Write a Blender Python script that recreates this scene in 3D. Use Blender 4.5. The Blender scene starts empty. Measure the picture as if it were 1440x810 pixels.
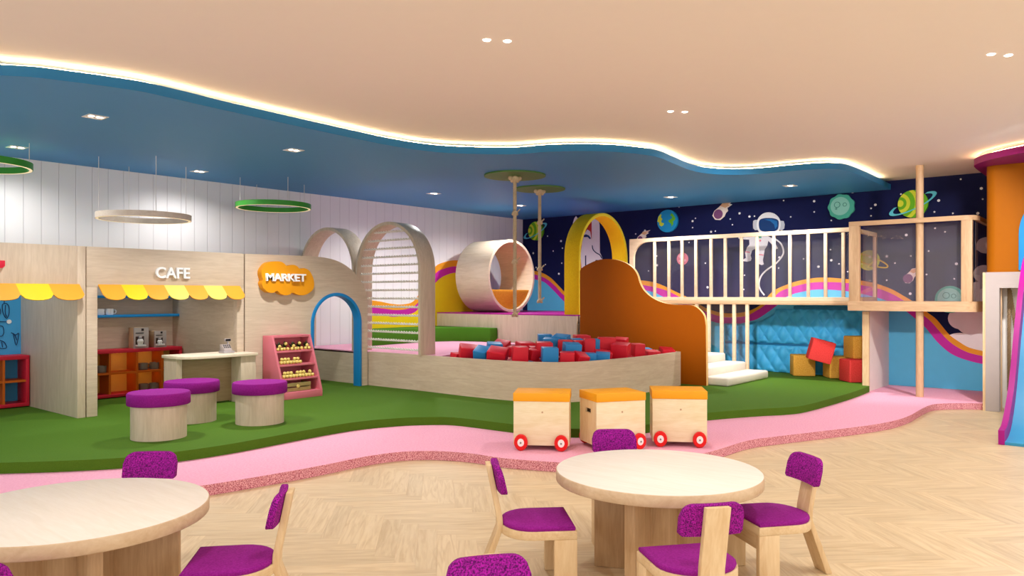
import bpy, bmesh, math, random
from mathutils import Vector, Matrix
random.seed(7)
PI = math.pi
SC = bpy.context.scene
COL = SC.collection

# ------------------------------------------------------------------ camera calibration of the photograph
F, HY, CAMH = 1075.0, 416.0, 1.5
YAW = math.atan(893 / 1075.0)
SN, CS = math.sin(YAW), math.cos(YAW)

def ray(px):
    r = (px - 720) / F
    return CS + SN * r, SN - CS * r
def onz(px, py, z):                    # point of a horizontal plane seen at a pixel
    Z = (CAMH - z) * F / (py - HY); a, b = ray(px)
    return Z * a, Z * b
def onX(px, py, X):                    # (y, z) on a plane x = X
    a, b = ray(px); Z = X / a
    return Z * b, CAMH - (py - HY) / F * Z
def onY(px, py, Y):                    # (x, z) on a plane y = Y
    a, b = ray(px); Z = Y / b
    return Z * a, CAMH - (py - HY) / F * Z
def cam(R, Z):                         # sideways, forward distance from the camera -> plan
    return CS * Z + SN * R, SN * Z - CS * R
def camdir(r, f):                      # heading angle (rotation that takes +Y to the direction)
    x, y = cam(r, f)
    return math.atan2(-x, y)

# ------------------------------------------------------------------ room constants
PINK, TURF = .085, .174
WX, WY = 13.2, 10.65
CEIL, CAN0, CAN1 = 3.33, 3.19, 3.275
DECK, TIER = .67, 1.18
FY = 8.9

# ------------------------------------------------------------------ materials
def lin(h):
    h = h.lstrip('#')
    def f(c):
        c /= 255.0
        return c / 12.92 if c <= .04045 else ((c + .055) / 1.055) ** 2.4
    return tuple(f(int(h[i:i + 2], 16)) for i in (0, 2, 4)) + (1.0,)

MATS = {}
def new_mat(name):
    m = bpy.data.materials.new(name); m.use_nodes = True
    nt = m.node_tree
    b = nt.nodes['Principled BSDF']
    MATS[name] = m
    return m, nt, b
def plain(name, col, rough=.5, metal=0.0, spec=.28, noise=.04):
    m, nt, b = new_mat(name)
    b.inputs['Roughness'].default_value = rough
    b.inputs['Metallic'].default_value = metal
    b.inputs['Specular IOR Level'].default_value = spec
    c = lin(col)
    if noise:
        tc = nt.nodes.new('ShaderNodeTexCoord')
        n = nt.nodes.new('ShaderNodeTexNoise'); n.inputs['Scale'].default_value = 9; n.inputs['Detail'].default_value = 4
        mx = nt.nodes.new('ShaderNodeMix'); mx.data_type = 'RGBA'
        mx.inputs[6].default_value = tuple(x * (1 - noise) for x in c[:3]) + (1,)
        mx.inputs[7].default_value = tuple(min(1, x * (1 + noise)) for x in c[:3]) + (1,)
        nt.links.new(tc.outputs['Object'], n.inputs['Vector'])
        nt.links.new(n.outputs['Fac'], mx.inputs[0]); nt.links.new(mx.outputs[2], b.inputs['Base Color'])
    else:
        b.inputs['Base Color'].default_value = c
    return m
def wood(name, c1, c2, scale=(1.2, 14, 14), rough=.5, strength=1.0, bump=.04):
    """grain runs along the axis with the smallest scale"""
    m, nt, b = new_mat(name)
    b.inputs['Roughness'].default_value = rough
    b.inputs['Specular IOR Level'].default_value = .35
    tc = nt.nodes.new('ShaderNodeTexCoord')
    mp = nt.nodes.new('ShaderNodeMapping'); mp.inputs['Scale'].default_value = scale
    n1 = nt.nodes.new('ShaderNodeTexNoise'); n1.inputs['Scale'].default_value = 2.2; n1.inputs['Detail'].default_value = 8
    n1.inputs['Roughness'].default_value = .62; n1.inputs['Distortion'].default_value = .8
    n2 = nt.nodes.new('ShaderNodeTexNoise'); n2.inputs['Scale'].default_value = 9; n2.inputs['Detail'].default_value = 5
    ad = nt.nodes.new('ShaderNodeMath'); ad.operation = 'MULTIPLY_ADD'; ad.inputs[1].default_value = .4
    rp = nt.nodes.new('ShaderNodeValToRGB')
    rp.color_ramp.elements[0].position = .5 - .22 / strength + .16; rp.color_ramp.elements[0].color = lin(c2)
    rp.color_ramp.elements[1].position = min(1, .5 + .22 / strength + .16); rp.color_ramp.elements[1].color = lin(c1)
    L = nt.links.new
    L(tc.outputs['Object'], mp.inputs['Vector']); L(mp.outputs['Vector'], n1.inputs['Vector']); L(mp.outputs['Vector'], n2.inputs['Vector'])
    L(n2.outputs['Fac'], ad.inputs[0]); L(n1.outputs['Fac'], ad.inputs[2]); L(ad.outputs[0], rp.inputs['Fac']); L(rp.outputs['Color'], b.inputs['Base Color'])
    if bump:
        bp = nt.nodes.new('ShaderNodeBump'); bp.inputs['Strength'].default_value = bump; bp.inputs['Distance'].default_value = .01
        L(ad.outputs[0], bp.inputs['Height']); L(bp.outputs['Normal'], b.inputs['Normal'])
    return m
def felt(name, c1, c2, scale=160, rough=.9, lo=.4, hi=.62, bump=.15):
    m, nt, b = new_mat(name)
    b.inputs['Roughness'].default_value = rough; b.inputs['Specular IOR Level'].default_value = .2
    tc = nt.nodes.new('ShaderNodeTexCoord')
    n = nt.nodes.new('ShaderNodeTexNoise'); n.inputs['Scale'].default_value = scale; n.inputs['Detail'].default_value = 3
    rp = nt.nodes.new('ShaderNodeValToRGB')
    rp.color_ramp.elements[0].position = lo; rp.color_ramp.elements[0].color = lin(c1)
    rp.color_ramp.elements[1].position = hi; rp.color_ramp.elements[1].color = lin(c2)
    L = nt.links.new
    L(tc.outputs['Object'], n.inputs['Vector']); L(n.outputs['Fac'], rp.inputs['Fac']); L(rp.outputs['Color'], b.inputs['Base Color'])
    if bump:
        bp = nt.nodes.new('ShaderNodeBump'); bp.inputs['Strength'].default_value = bump; bp.inputs['Distance'].default_value = .004
        L(n.outputs['Fac'], bp.inputs['Height']); L(bp.outputs['Normal'], b.inputs['Normal'])
    return m
def glow(name, col, s):
    m, nt, b = new_mat(name)
    b.inputs['Base Color'].default_value = lin(col)
    b.inputs['Emission Color'].default_value = lin(col); b.inputs['Emission Strength'].default_value = s
    return m
def glass(name, tint='fdfcfe', haze=.02):
    m, nt, b = new_mat(name)
    out = nt.nodes['Material Output']
    tr = nt.nodes.new('ShaderNodeBsdfTransparent'); tr.inputs['Color'].default_value = lin(tint)
    gl = nt.nodes.new('ShaderNodeBsdfGlossy'); gl.inputs['Roughness'].default_value = .05
    df = nt.nodes.new('ShaderNodeBsdfDiffuse'); df.inputs['Color'].default_value = lin('d8ccd2')  # diffuse mix stands in for the veil of room reflections
    lw = nt.nodes.new('ShaderNodeLayerWeight'); lw.inputs['Blend'].default_value = .5
    pw = nt.nodes.new('ShaderNodeMath'); pw.operation = 'POWER'; pw.inputs[1].default_value = 4.0
    fr = nt.nodes.new('ShaderNodeMath'); fr.operation = 'MULTIPLY_ADD'; fr.inputs[1].default_value = .8; fr.inputs[2].default_value = .035
    nt.links.new(lw.outputs['Facing'], pw.inputs[0]); nt.links.new(pw.outputs[0], fr.inputs[0])
    m1 = nt.nodes.new('ShaderNodeMixShader'); m2 = nt.nodes.new('ShaderNodeMixShader'); m2.inputs['Fac'].default_value = haze
    L = nt.links.new
    gm = nt.nodes.new('ShaderNodeNewGeometry'); iv = nt.nodes.new('ShaderNodeMath'); iv.operation = 'SUBTRACT'; iv.inputs[0].default_value = 1
    mu = nt.nodes.new('ShaderNodeMath'); mu.operation = 'MULTIPLY'
    L(gm.outputs['Backfacing'], iv.inputs[1]); L(fr.outputs[0], mu.inputs[0]); L(iv.outputs[0], mu.inputs[1]); L(mu.outputs[0], m1.inputs['Fac']); L(tr.outputs[0], m1.inputs[1]); L(gl.outputs[0], m1.inputs[2])
    L(m1.outputs[0], m2.inputs[1]); L(df.outputs[0], m2.inputs[2]); L(m2.outputs[0], out.inputs['Surface'])
    return m

# ------------------------------------------------------------------ mesh builder
def poly_dir(pts):
    a = 0
    for i in range(len(pts)):
        x0, y0 = pts[i]; x1, y1 = pts[(i + 1) % len(pts)]
        a += x0 * y1 - x1 * y0
    return a
def catmull(pts, n=8, closed=False):
    out = []; N = len(pts)
    rng = range(N) if closed else range(N - 1)
    for i in rng:
        if closed:
            p0, p1, p2, p3 = pts[i - 1], pts[i], pts[(i + 1) % N], pts[(i + 2) % N]
        else:
            p1, p2 = pts[i], pts[i + 1]
            p0 = pts[i - 1] if i > 0 else tuple(2 * a - b for a, b in zip(p1, p2))
            p3 = pts[i + 2] if i + 2 < N else tuple(2 * b - a for a, b in zip(p1, p2))
        for k in range(n):
            t = k / n
            out.append(tuple(.5 * (2 * b + (c - a) * t + (2 * a - 5 * b + 4 * c - d) * t * t + (3 * b - a - 3 * c + d) * t ** 3)
                             for a, b, c, d in zip(p0, p1, p2, p3)))
    if not closed: out.append(tuple(pts[-1]))
    return out
def circle(cx, cy, r, n=32, ry=None, rot=0):
    ry = r if ry is None else ry
    o = []
    for i in range(n):
        t = 2 * PI * i / n; x, y = r * math.cos(t), ry * math.sin(t)
        o.append((cx + x * math.cos(rot) - y * math.sin(rot), cy + x * math.sin(rot) + y * math.cos(rot)))
    return o
def rrect(x0, y0, x1, y1, r, n=6):
    o = []
    for cx, cy, a in ((x1 - r, y1 - r, 0), (x0 + r, y1 - r, PI / 2), (x0 + r, y0 + r, PI), (x1 - r, y0 + r, 1.5 * PI)):
        for k in range(n + 1):
            t = a + k / n * PI / 2
            o.append((cx + r * math.cos(t), cy + r * math.sin(t)))
    return o

class MB:
    def __init__(self):
        self.v = []; self.f = []; self.mi = []; self.bev = 0; self.cols = None
    def add(self, vs, fs, mi=0):
        b = len(self.v); self.v += [Vector(p) for p in vs]
        for i, f in enumerate(fs):
            self.f.append([b + k for k in f]); self.mi.append(mi[i] if isinstance(mi, (list, tuple)) else mi)
        return self
    def box(self, x0, y0, z0, x1, y1, z1, mi=0, rot=None, bev=0):
        if bev:
            bm = bmesh.new(); bmesh.ops.create_cube(bm, size=1)
            for v in bm.verts:
                v.co = Vector(((x0 + x1) / 2 + v.co.x * (x1 - x0), (y0 + y1) / 2 + v.co.y * (y1 - y0), (z0 + z1) / 2 + v.co.z * (z1 - z0)))
            bmesh.ops.bevel(bm, geom=bm.edges[:], offset=bev, segments=3, affect='EDGES', profile=.5)
            bm.verts.index_update()
            vs = [v.co.copy() for v in bm.verts]; fs = [[v.index for v in f.verts] for f in bm.faces]; bm.free()
        else:
            vs = [Vector(p) for p in ((x0, y0, z0), (x1, y0, z0), (x1, y1, z0), (x0, y1, z0), (x0, y0, z1), (x1, y0, z1), (x1, y1, z1), (x0, y1, z1))]
            fs = [(0, 3, 2, 1), (4, 5, 6, 7), (0, 1, 5, 4), (1, 2, 6, 5), (2, 3, 7, 6), (3, 0, 4, 7)]
        if rot is not None: vs = [rot @ v for v in vs]
        return self.add(vs, fs, mi)
    def prism(self, pts, h0, h1, axis='z', mi=0, side=None):
        """pts polygon in the plane across axis: z:(x,y) x:(y,z) y:(x,z)"""
        side = mi if side is None else side
        def P(p, h):
            return (p[0], p[1], h) if axis == 'z' else (h, p[0], p[1]) if axis == 'x' else (p[0], h, p[1])
        ccw = poly_dir(pts) > 0
        if axis == 'y': ccw = not ccw
        if not ccw: pts = list(reversed(pts))
        if h1 < h0: h0, h1 = h1, h0
        n = len(pts)
        vs = [P(p, h0) for p in pts] + [P(p, h1) for p in pts]
        fs = [list(range(n - 1, -1, -1)), list(range(n, 2 * n))] + [(i, (i + 1) % n, n + (i + 1) % n, n + i) for i in range(n)]
        return self.add(vs, fs, [mi, mi] + [side] * n)
    def tube(self, path, r, n=8, cap=True, mi=0, closed=False):
        path = [Vector(p) for p in path]; N = len(path); rs = r if isinstance(r, (list, tuple)) else [r] * N
        vs = []; up = None
        for i, p in enumerate(path):
            if closed: t = path[(i + 1) % N] - path[i - 1]
            else: t = path[min(i + 1, N - 1)] - path[max(i - 1, 0)]
            t.normalize()
            if up is None:
                up = Vector((0, 0, 1)) if abs(t.z) < .9 else Vector((1, 0, 0))
            a = t.cross(up)
            if a.length < 1e-6: a = t.orthogonal()
            a.normalize(); b = a.cross(t).normalized(); up = b
            for k in range(n):
                th = 2 * PI * k / n
                vs.append(p + (a * math.cos(th) + b * math.sin(th)) * rs[i])
        fs = []
        for i in range(N if closed else N - 1):
            j = (i + 1) % N
            for k in range(n):
                l = (k + 1) % n
                fs.append((i * n + k, j * n + k, j * n + l, i * n + l))
        if cap and not closed:
            fs.append(list(range(n))); fs.append([(N - 1) * n + k for k in range(n - 1, -1, -1)])
        return self.add(vs, fs, mi)
    def lathe(self, prof, c=(0, 0, 0), n=32, axis='z', mi=0):
        """prof [(r, h)], closed ends when r == 0"""
        vs = []; fs = []; idx = []
        def P(r, h, t):
            x, y = r * math.cos(t), r * math.sin(t)
            if axis == 'z': q = (x, y, h)
            elif axis == 'y': q = (x, h, y)
            else: q = (h, x, y)
            return (q[0] + c[0], q[1] + c[1], q[2] + c[2])
        for r, h in prof:
            if r == 0: idx.append([len(vs)] * n); vs.append(P(0, h, 0))
            else:
                idx.append(list(range(len(vs), len(vs) + n))); vs += [P(r, h, 2 * PI * k / n) for k in range(n)]
        ms = []
        for i in range(len(prof) - 1):
            for k in range(n):
                l = (k + 1) % n
                q = [idx[i][k], idx[i][l], idx[i + 1][l], idx[i + 1][k]]
                q = [x for j, x in enumerate(q) if x not in q[:j]]
                if len(q) > 2: fs.append(q); ms.append(mi[i] if isinstance(mi, (list, tuple)) else mi)
        return self.add(vs, fs, ms)
    def sphere(self, c, r, n=10, m=7, sz=1.0, mi=0):
        prof = [(0, -r * sz)] + [(r * math.sin(PI * k / m), -r * sz * math.cos(PI * k / m)) for k in range(1, m)] + [(0, r * sz)]
        return self.lathe(prof, c, n, mi=mi)
    def loft(self, rings, closed_path=False, cap=True, mi=0):
        """rings: lists of equal length, each a closed loop of points"""
        n = len(rings[0]); N = len(rings); vs = [p for r in rings for p in r]; fs = []; ms = []
        for i in range(N if closed_path else N - 1):
            j = (i + 1) % N
            for k in range(n):
                l = (k + 1) % n
                fs.append((i * n + k, i * n + l, j * n + l, j * n + k)); ms.append(mi[k] if isinstance(mi, (list, tuple)) else mi)
        if cap and not closed_path:
            fs.append(list(range(n - 1, -1, -1))); fs.append([(N - 1) * n + k for k in range(n)])
            m0 = mi[0] if isinstance(mi, (list, tuple)) else mi
            ms += [m0, m0]
        return self.add(vs, fs, ms)
    def xform(self, M):
        self.v = [M @ p for p in self.v]; return self
    def build(self, name, mat, parent=None, smooth=True, angle=35, bevel=0, keep=False):
        off = Vector((0, 0, 0)); p = parent
        while p is not None:
            off += Vector(p.location); p = p.parent
        me = bpy.data.meshes.new(name)
        me.from_pydata([p - off for p in self.v], [], self.f)
        mats = mat if isinstance(mat, (list, tuple)) else [mat]
        for q in mats: me.materials.append(q)
        for p, i in zip(me.polygons, self.mi): p.material_index = i
        bm = bmesh.new(); bm.from_mesh(me)
        bmesh.ops.recalc_face_normals(bm, faces=bm.faces[:])
        if bevel:
            es = [e for e in bm.edges if len(e.link_faces) == 2 and e.calc_face_angle(0) > math.radians(40)]
            bmesh.ops.bevel(bm, geom=es, offset=bevel, segments=2, affect='EDGES', profile=.5, clamp_overlap=True)
        bm.to_mesh(me); bm.free()
        if smooth:
            for p in me.polygons: p.use_smooth = True
            me.set_sharp_from_angle(angle=math.radians(angle))
        o = bpy.data.objects.new(name, me); COL.objects.link(o)
        if parent is not None: o.parent = parent
        return o

def tag(o, label=None, cat=None, group=None, kind=None):
    if label: o['label'] = label
    if cat: o['category'] = cat
    if group: o['group'] = group
    if kind: o['kind'] = kind
    return o
def thing(name, label, cat, loc=(0, 0, 0), group=None):
    o = bpy.data.objects.new(name, None); o.empty_display_size = .1; COL.objects.link(o)
    o.location = loc
    return tag(o, label, cat, group)
def copy_tree(o, parent=None, kids=None):
    if kids is None:
        kids = {}
        for q in COL.objects:
            if q.parent: kids.setdefault(q.parent.name, []).append(q)
    c = o.copy(); COL.objects.link(c); c.parent = parent
    for ch in kids.get(o.name, []): copy_tree(ch, c, kids)
    return c
def structure(o, label=None):
    o['kind'] = 'structure'
    if label: o['label'] = label
    return o
ORD = ['first', 'second', 'third', 'fourth', 'fifth', 'sixth', 'seventh', 'eighth', 'ninth', 'tenth', 'eleventh', 'twelfth', 'thirteenth',
       'fourteenth', 'fifteenth', 'sixteenth', 'seventeenth', 'eighteenth', 'nineteenth', 'twentieth', 'twenty-first', 'twenty-second',
       'twenty-third', 'twenty-fourth', 'twenty-fifth', 'twenty-sixth', 'twenty-seventh', 'twenty-eighth', 'twenty-ninth', 'thirtieth']

# ------------------------------------------------------------------ the materials of the place
M = {}
M['oakH'] = wood('pale_oak_level_grain', 'dbc9b2', 'c8b49b', (1.0, 9, 11))
M['oakV'] = wood('pale_oak_upright_grain', 'dbc9b2', 'c8b49b', (10, 9, 1.0))
M['oakR'] = wood('pale_oak_round_grain', 'dfc9b0', 'ccb196', (1.1, 1.1, 11))
M['oakY'] = wood('pale_oak_deep_grain', 'dbc9b2', 'c8b398', (9, 1.0, 10))
M['birch'] = wood('light_birch', 'e3c89e', 'cfac7d', (9, 8, 1.2))
M['birchH'] = wood('light_birch_level', 'e3c9a0', 'd0ae80', (1.2, 9, 9))
M['pine'] = wood('pine_board', 'f3e8c6', 'e7d6a8', (1.2, 6, 8), strength=1.1)
M['tan'] = wood('tan_oak', 'cdab86', 'b8946f', (9, 9, 1.2))
M['tanY'] = wood('tan_oak_level', 'cdab86', 'b8946f', (9, 1.2, 9))
M['cream_wood'] = wood('cream_painted_wood', 'e2cbad', 'd2b795', (8, 1.2, 9))
M['table_top'] = wood('bleached_table_top', 'ece6dc', 'e3dbce', (9, 1.0, 9), rough=.62)
M['table_edge'] = wood('table_edge_oak', 'd9c1a0', 'c2a380', (4, 4, 6))
M['table_leg'] = wood('table_leg_oak', 'cba87f', 'b08c62', (12, 12, 1.0))
M['white_wall'] = None
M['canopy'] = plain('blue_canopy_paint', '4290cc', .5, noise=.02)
M['canopy_edge'] = plain('blue_canopy_edge_shaded', '2474a8', .5, noise=.02)  # same blue as the panel, the edge's weaker light put into the colour
M['ceiling'] = plain('ceiling_paint', 'f3e8e0', .9, spec=.1, noise=.01)
M['turf'] = felt('green_turf', '426511', '52791c', 220, lo=.3, hi=.7)
M['pink'] = felt('pink_matting', 'e49cb8', 'f0b4c9', 60, lo=.3, hi=.7, bump=.06)
M['pink_edge'] = felt('pink_speckled_edge', 'a02a4a', 'f4b8bf', 170, lo=.38, hi=.6)
M['pink_paint'] = plain('pink_paint', 'da7683', .5)
M['purple'] = felt('purple_felt', '4e0a52', 'ae1ca2', 170, lo=.36, hi=.64)
M['purple_pad'] = felt('purple_cushion_felt', '7f1077', '961f8e', 130, lo=.3, hi=.7, bump=.05)
M['yellow'] = plain('yellow_awning', 'f4ce1a', .5)
M['lemon'] = plain('pale_yellow_awning', 'f2d763', .5)
M['amber'] = plain('amber_awning', 'f2a42c', .5)
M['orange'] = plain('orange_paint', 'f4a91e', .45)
M['orange_sign'] = plain('orange_sign', 'f0a012', .45)
M['rust'] = plain('burnt_orange_panel', '9a4c00', .6, spec=.12)
M['rust_edge'] = plain('pale_orange_edge', 'f2c07a', .5)
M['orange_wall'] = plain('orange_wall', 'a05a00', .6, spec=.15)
M['yellow_felt'] = felt('yellow_felt', 'd8a50a', 'f2cf1e', 120, lo=.35, hi=.65)
M['yellow_rim'] = plain('lit_yellow_rim', 'ffe23a', .5)  # lit copy of the arch yellow, light on the front rim in the colour
M['mustard'] = felt('mustard_fabric', 'd08a1a', 'eaa63a', 90, lo=.35, hi=.65)
M['magenta'] = plain('magenta_paint', 'a81289', .45)
M['plum'] = plain('plum_paint', '861062', .45)
M['skyblue'] = plain('sky_blue_paint', '5cbfe8', .55)
M['blue'] = plain('bright_blue_paint', '1789cf', .45)
M['pit_red'] = plain('red_foam', 'd92034', .42)
M['pit_blue'] = plain('blue_foam', '2b86c4', .42)
M['red'] = plain('red_paint', 'd8263f', .5)
M['cubby_orange'] = plain('cubby_orange', 'cf6412', .5)
M['navy'] = plain('navy_mural', '101748', .6, spec=.15, noise=.12)
M['white'] = plain('white_paint', 'f0ebe6', .5)
M['step_white'] = plain('soft_white_step', 'e4dacb', .6)
M['frame_white'] = plain('off_white_frame', 'b0a5a1', .6)
M['green'] = plain('green_paint', '3f9a35', .4)
M['olive'] = plain('olive_disc', '55803a', .5)
M['moss'] = felt('moss_green_step', '3e7416', '4d8620', 120, lo=.3, hi=.7)
M['rope'] = plain('hemp_rope', 'cdb795', .8, noise=.25)
M['rope_white'] = plain('white_rope', 'f0ebdf', .8, noise=.12)
M['grey'] = plain('grey_ceramic', '8b867f', .4)
M['mug'] = plain('white_ceramic', 'f4f1ee', .3)
M['black'] = plain('black_plastic', '141216', .4)
M['steel'] = plain('grey_metal', 'b9b4b8', .35, metal=.4)
M['cable'] = plain('pale_cable', 'e8e4e0', .4)
M['lamp'] = glow('lamp_glow', 'fff4e4', 14)
M['ring_glow'] = glow('ring_lamp_glow', 'ffe2b0', .7)
M['led'] = glow('cove_led', 'ffd598', 38)
M['letter'] = plain('cream_letter', 'ffffff', .5, noise=0)
M['glass'] = glass('clear_pane')
M['pane'] = glass('tower_pane', 'f6f0f4', .04)
M['shelf_glow'] = glow('warm_shelf_light', 'ffc46a', 5)
M['recess'] = plain('brown_recess', '4d372f', .5)
M['fruit'] = plain('yellow_fruit', 'ead077', .4, noise=.2)
M['leaf'] = plain('dark_leaf', '1f3a1a', .5, noise=.2)
M['red_wheel'] = plain('red_wheel', 'e01a1a', .35)
M['teal'] = plain('teal_planet', '4fb79d', .6)
M['mint'] = plain('mint_planet', '93d6c5', .6)
M['teal_dark'] = plain('dark_teal_line', '2b8673', .6)
M['lime'] = plain('lime_planet', '6bbd1e', .6)
M['chartreuse'] = plain('chartreuse_band', 'dbe53a', .6)
M['cyan'] = plain('cyan_ring', '62cfe2', .6)
M['earth_blue'] = plain('earth_blue', '1a95d2', .6)
M['rose'] = plain('rose_planet', 'ee8296', .6)
M['rose_light'] = plain('rose_planet_spot', 'f7bcc5', .6)
M['violet'] = plain('violet_rock', '7d4a78', .6)
M['comet'] = plain('comet_white', 'f6e8dc', .6)
M['comet_tail'] = plain('comet_tail', 'e5b58a', .6)
M['suit'] = plain('suit_white', 'eeeef0', .6)
M['suit_grey'] = plain('suit_grey', 'c3c6d0', .6)
M['visor'] = plain('visor_blue', '123a72', .4)
M['visor_light'] = plain('visor_light_blue', '1f6db0', .4)
M['star'] = plain('star_white', 'ffffff', .6, noise=0)
M['cloud'] = plain('cloud_pink_white', 'f9f2f4', .6)
M['cloud_shade'] = plain('cloud_lilac', 'eadadf', .6)
M['mural_orange'] = plain('stripe_orange', 'f2a023', .55)
M['mural_magenta'] = plain('stripe_magenta', 'c824a6', .55)
M['mural_yellow'] = plain('mural_yellow', 'f2cf18', .55)
M['line'] = plain('dark_blue_line', '16305e', .6)
M['booth_blue'] = plain('booth_mural_blue', '46a5de', .55)
M['padding'] = plain('blue_padding', '46b2ea', .5)
M['partition'] = plain('cream_partition', 'efe3da', .6)
# ================================================================== THE SETTING
# white boarded wall
def board_wall_mat():
    m, nt, b = new_mat('white_boards')
    b.inputs['Roughness'].default_value = .55
    tc = nt.nodes.new('ShaderNodeTexCoord'); sx = nt.nodes.new('ShaderNodeSeparateXYZ')
    d = nt.nodes.new('ShaderNodeMath'); d.operation = 'DIVIDE'; d.inputs[1].default_value = .2
    f = nt.nodes.new('ShaderNodeMath'); f.operation = 'FRACT'
    p = nt.nodes.new('ShaderNodeMath'); p.operation = 'PINGPONG'; p.inputs[1].default_value = .5
    r = nt.nodes.new('ShaderNodeMapRange'); r.inputs[1].default_value = 0; r.inputs[2].default_value = .035
    bp = nt.nodes.new('ShaderNodeBump'); bp.inputs['Strength'].default_value = .5; bp.inputs['Distance'].default_value = .01
    mx = nt.nodes.new('ShaderNodeMix'); mx.data_type = 'RGBA'
    mx.inputs[6].default_value = lin('dad6d9'); mx.inputs[7].default_value = lin('f4f2f4')
    L = nt.links.new
    L(tc.outputs['Object'], sx.inputs[0]); L(sx.outputs['X'], d.inputs[0]); L(d.outputs[0], f.inputs[0]); L(f.outputs[0], p.inputs[0])
    L(p.outputs[0], r.inputs[0]); L(r.outputs[0], bp.inputs['Height']); L(bp.outputs['Normal'], b.inputs['Normal'])
    L(r.outputs[0], mx.inputs[0]); L(mx.outputs[2], b.inputs['Base Color'])
    return m
M['white_wall'] = board_wall_mat()

def floor_mat():
    m, nt, b = new_mat('herringbone_oak')
    b.inputs['Roughness'].default_value = .42
    L = nt.links.new
    at = nt.nodes.new('ShaderNodeAttribute'); at.attribute_name = 'plank'
    uv = nt.nodes.new('ShaderNodeUVMap'); uv.uv_map = 'UVMap'
    mp = nt.nodes.new('ShaderNodeMapping'); mp.inputs['Scale'].default_value = (1.4, 16, 1)
    n = nt.nodes.new('ShaderNodeTexNoise'); n.inputs['Scale'].default_value = 2.0; n.inputs['Detail'].default_value = 7; n.inputs['Distortion'].default_value = 1.2
    rp = nt.nodes.new('ShaderNodeValToRGB')
    rp.color_ramp.elements[0].position = .3; rp.color_ramp.elements[0].color = lin('cbb28a')
    rp.color_ramp.elements[1].position = .62; rp.color_ramp.elements[1].color = lin('dec9a4')
    hs = nt.nodes.new('ShaderNodeHueSaturation')
    mr = nt.nodes.new('ShaderNodeMapRange'); mr.inputs[3].default_value = .94; mr.inputs[4].default_value = 1.05
    L(uv.outputs[0], mp.inputs['Vector']); L(mp.outputs[0], n.inputs['Vector']); L(n.outputs['Fac'], rp.inputs['Fac'])
    L(at.outputs['Fac'], mr.inputs[0]); L(mr.outputs[0], hs.inputs['Value']); L(rp.outputs['Color'], hs.inputs['Color']); L(hs.outputs['Color'], b.inputs['Base Color'])
    return m
def herringbone():
    Lp, Wp = .72, .12
    x0, x1, y0, y1 = -3.0, 14.0, -4.0, 11.0
    n = int(Lp / Wp)
    me = bpy.data.meshes.new('floor')
    vs, fs, uvs, val = [], [], [], []
    rnd = random.Random(3)
    c45 = math.cos(PI / 4)
    def emit(ax, ay, bx, by, along):
        gap = .0005
        q = [(ax + gap, ay + gap), (bx - gap, ay + gap), (bx - gap, by - gap), (ax + gap, by - gap)]
        w = [((x - y) * c45 + 5.0, (x + y) * c45 + 3.0) for x, y in q]
        if max(p[0] for p in w) < x0 or min(p[0] for p in w) > x1 or max(p[1] for p in w) < y0 or min(p[1] for p in w) > y1: return
        b = len(vs); vs.extend((p[0], p[1], 0) for p in w); fs.append((b, b + 1, b + 2, b + 3))
        ox, oy = rnd.random() * 40, rnd.random() * 40
        for x, y in q:
            u, v = (x - ax, y - ay) if along == 0 else (y - ay, x - ax)
            uvs.append((u + ox, v + oy))
        val.append(rnd.random())
    R = 16
    # herringbone lattice: horizontal plank + vertical plank per cell step
    k = int(2 * R / Wp)
    for i in range(-k, k):
        for j in range(-24, 25):
            # row of horizontals starting at diagonal offset
            hx = i * Wp + j * 2 * Lp; hy = i * Wp
            if abs(hx) > R or abs(hy) > R: continue
            emit(hx, hy, hx + Lp, hy + Wp, 0)
            emit(hx + Lp, hy - Lp + Wp, hx + Lp + Wp, hy + Wp, 1)
    me.from_pydata(vs, [], fs)
    ul = me.uv_layers.new(name='UVMap')
    for i, l in enumerate(me.loops): ul.data[i].uv = uvs[l.vertex_index]
    a = me.attributes.new('plank', 'FLOAT', 'FACE')
    for i, v in enumerate(val): a.data[i].value = v
    # sub-floor just under the boards closes the joints
    me2 = bmesh.new(); me2.from_mesh(me)
    lo = [me2.verts.new(p) for p in ((x0, y0, -.004), (x1, y0, -.004), (x1, y1, -.004), (x0, y1, -.004))]
    me2.faces.new(lo).material_index = 1
    lo = [me2.verts.new(p) for p in ((x0, y0, -.1), (x1, y0, -.1), (x1, y1, -.1), (x0, y1, -.1))]
    me2.faces.new(lo[::-1]).material_index = 1
    me2.to_mesh(me); me2.free()
    me.materials.append(floor_mat()); me.materials.append(plain('floor_joint', 'd3b992', .7))
    o = bpy.data.objects.new('floor', me); COL.objects.link(o)
    return o
structure(herringbone(), 'pale oak herringbone floor')

b = MB(); b.box(-3, WY, 0, WX + .15, WY + .15, CEIL)
wl = structure(b.build('wall_left', M['white_wall'], smooth=False), 'white boarded wall')
b = MB(); b.box(WX, -4, 0, WX + .15, WY, CEIL)
wr = structure(b.build('wall_right', M['navy'], smooth=False), 'space mural wall')
b = MB(); b.box(-3, -4, CEIL, WX + .15, WY + .15, CEIL + .1)
structure(b.build('ceiling', M['ceiling'], smooth=False), 'flat peach ceiling')

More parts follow.
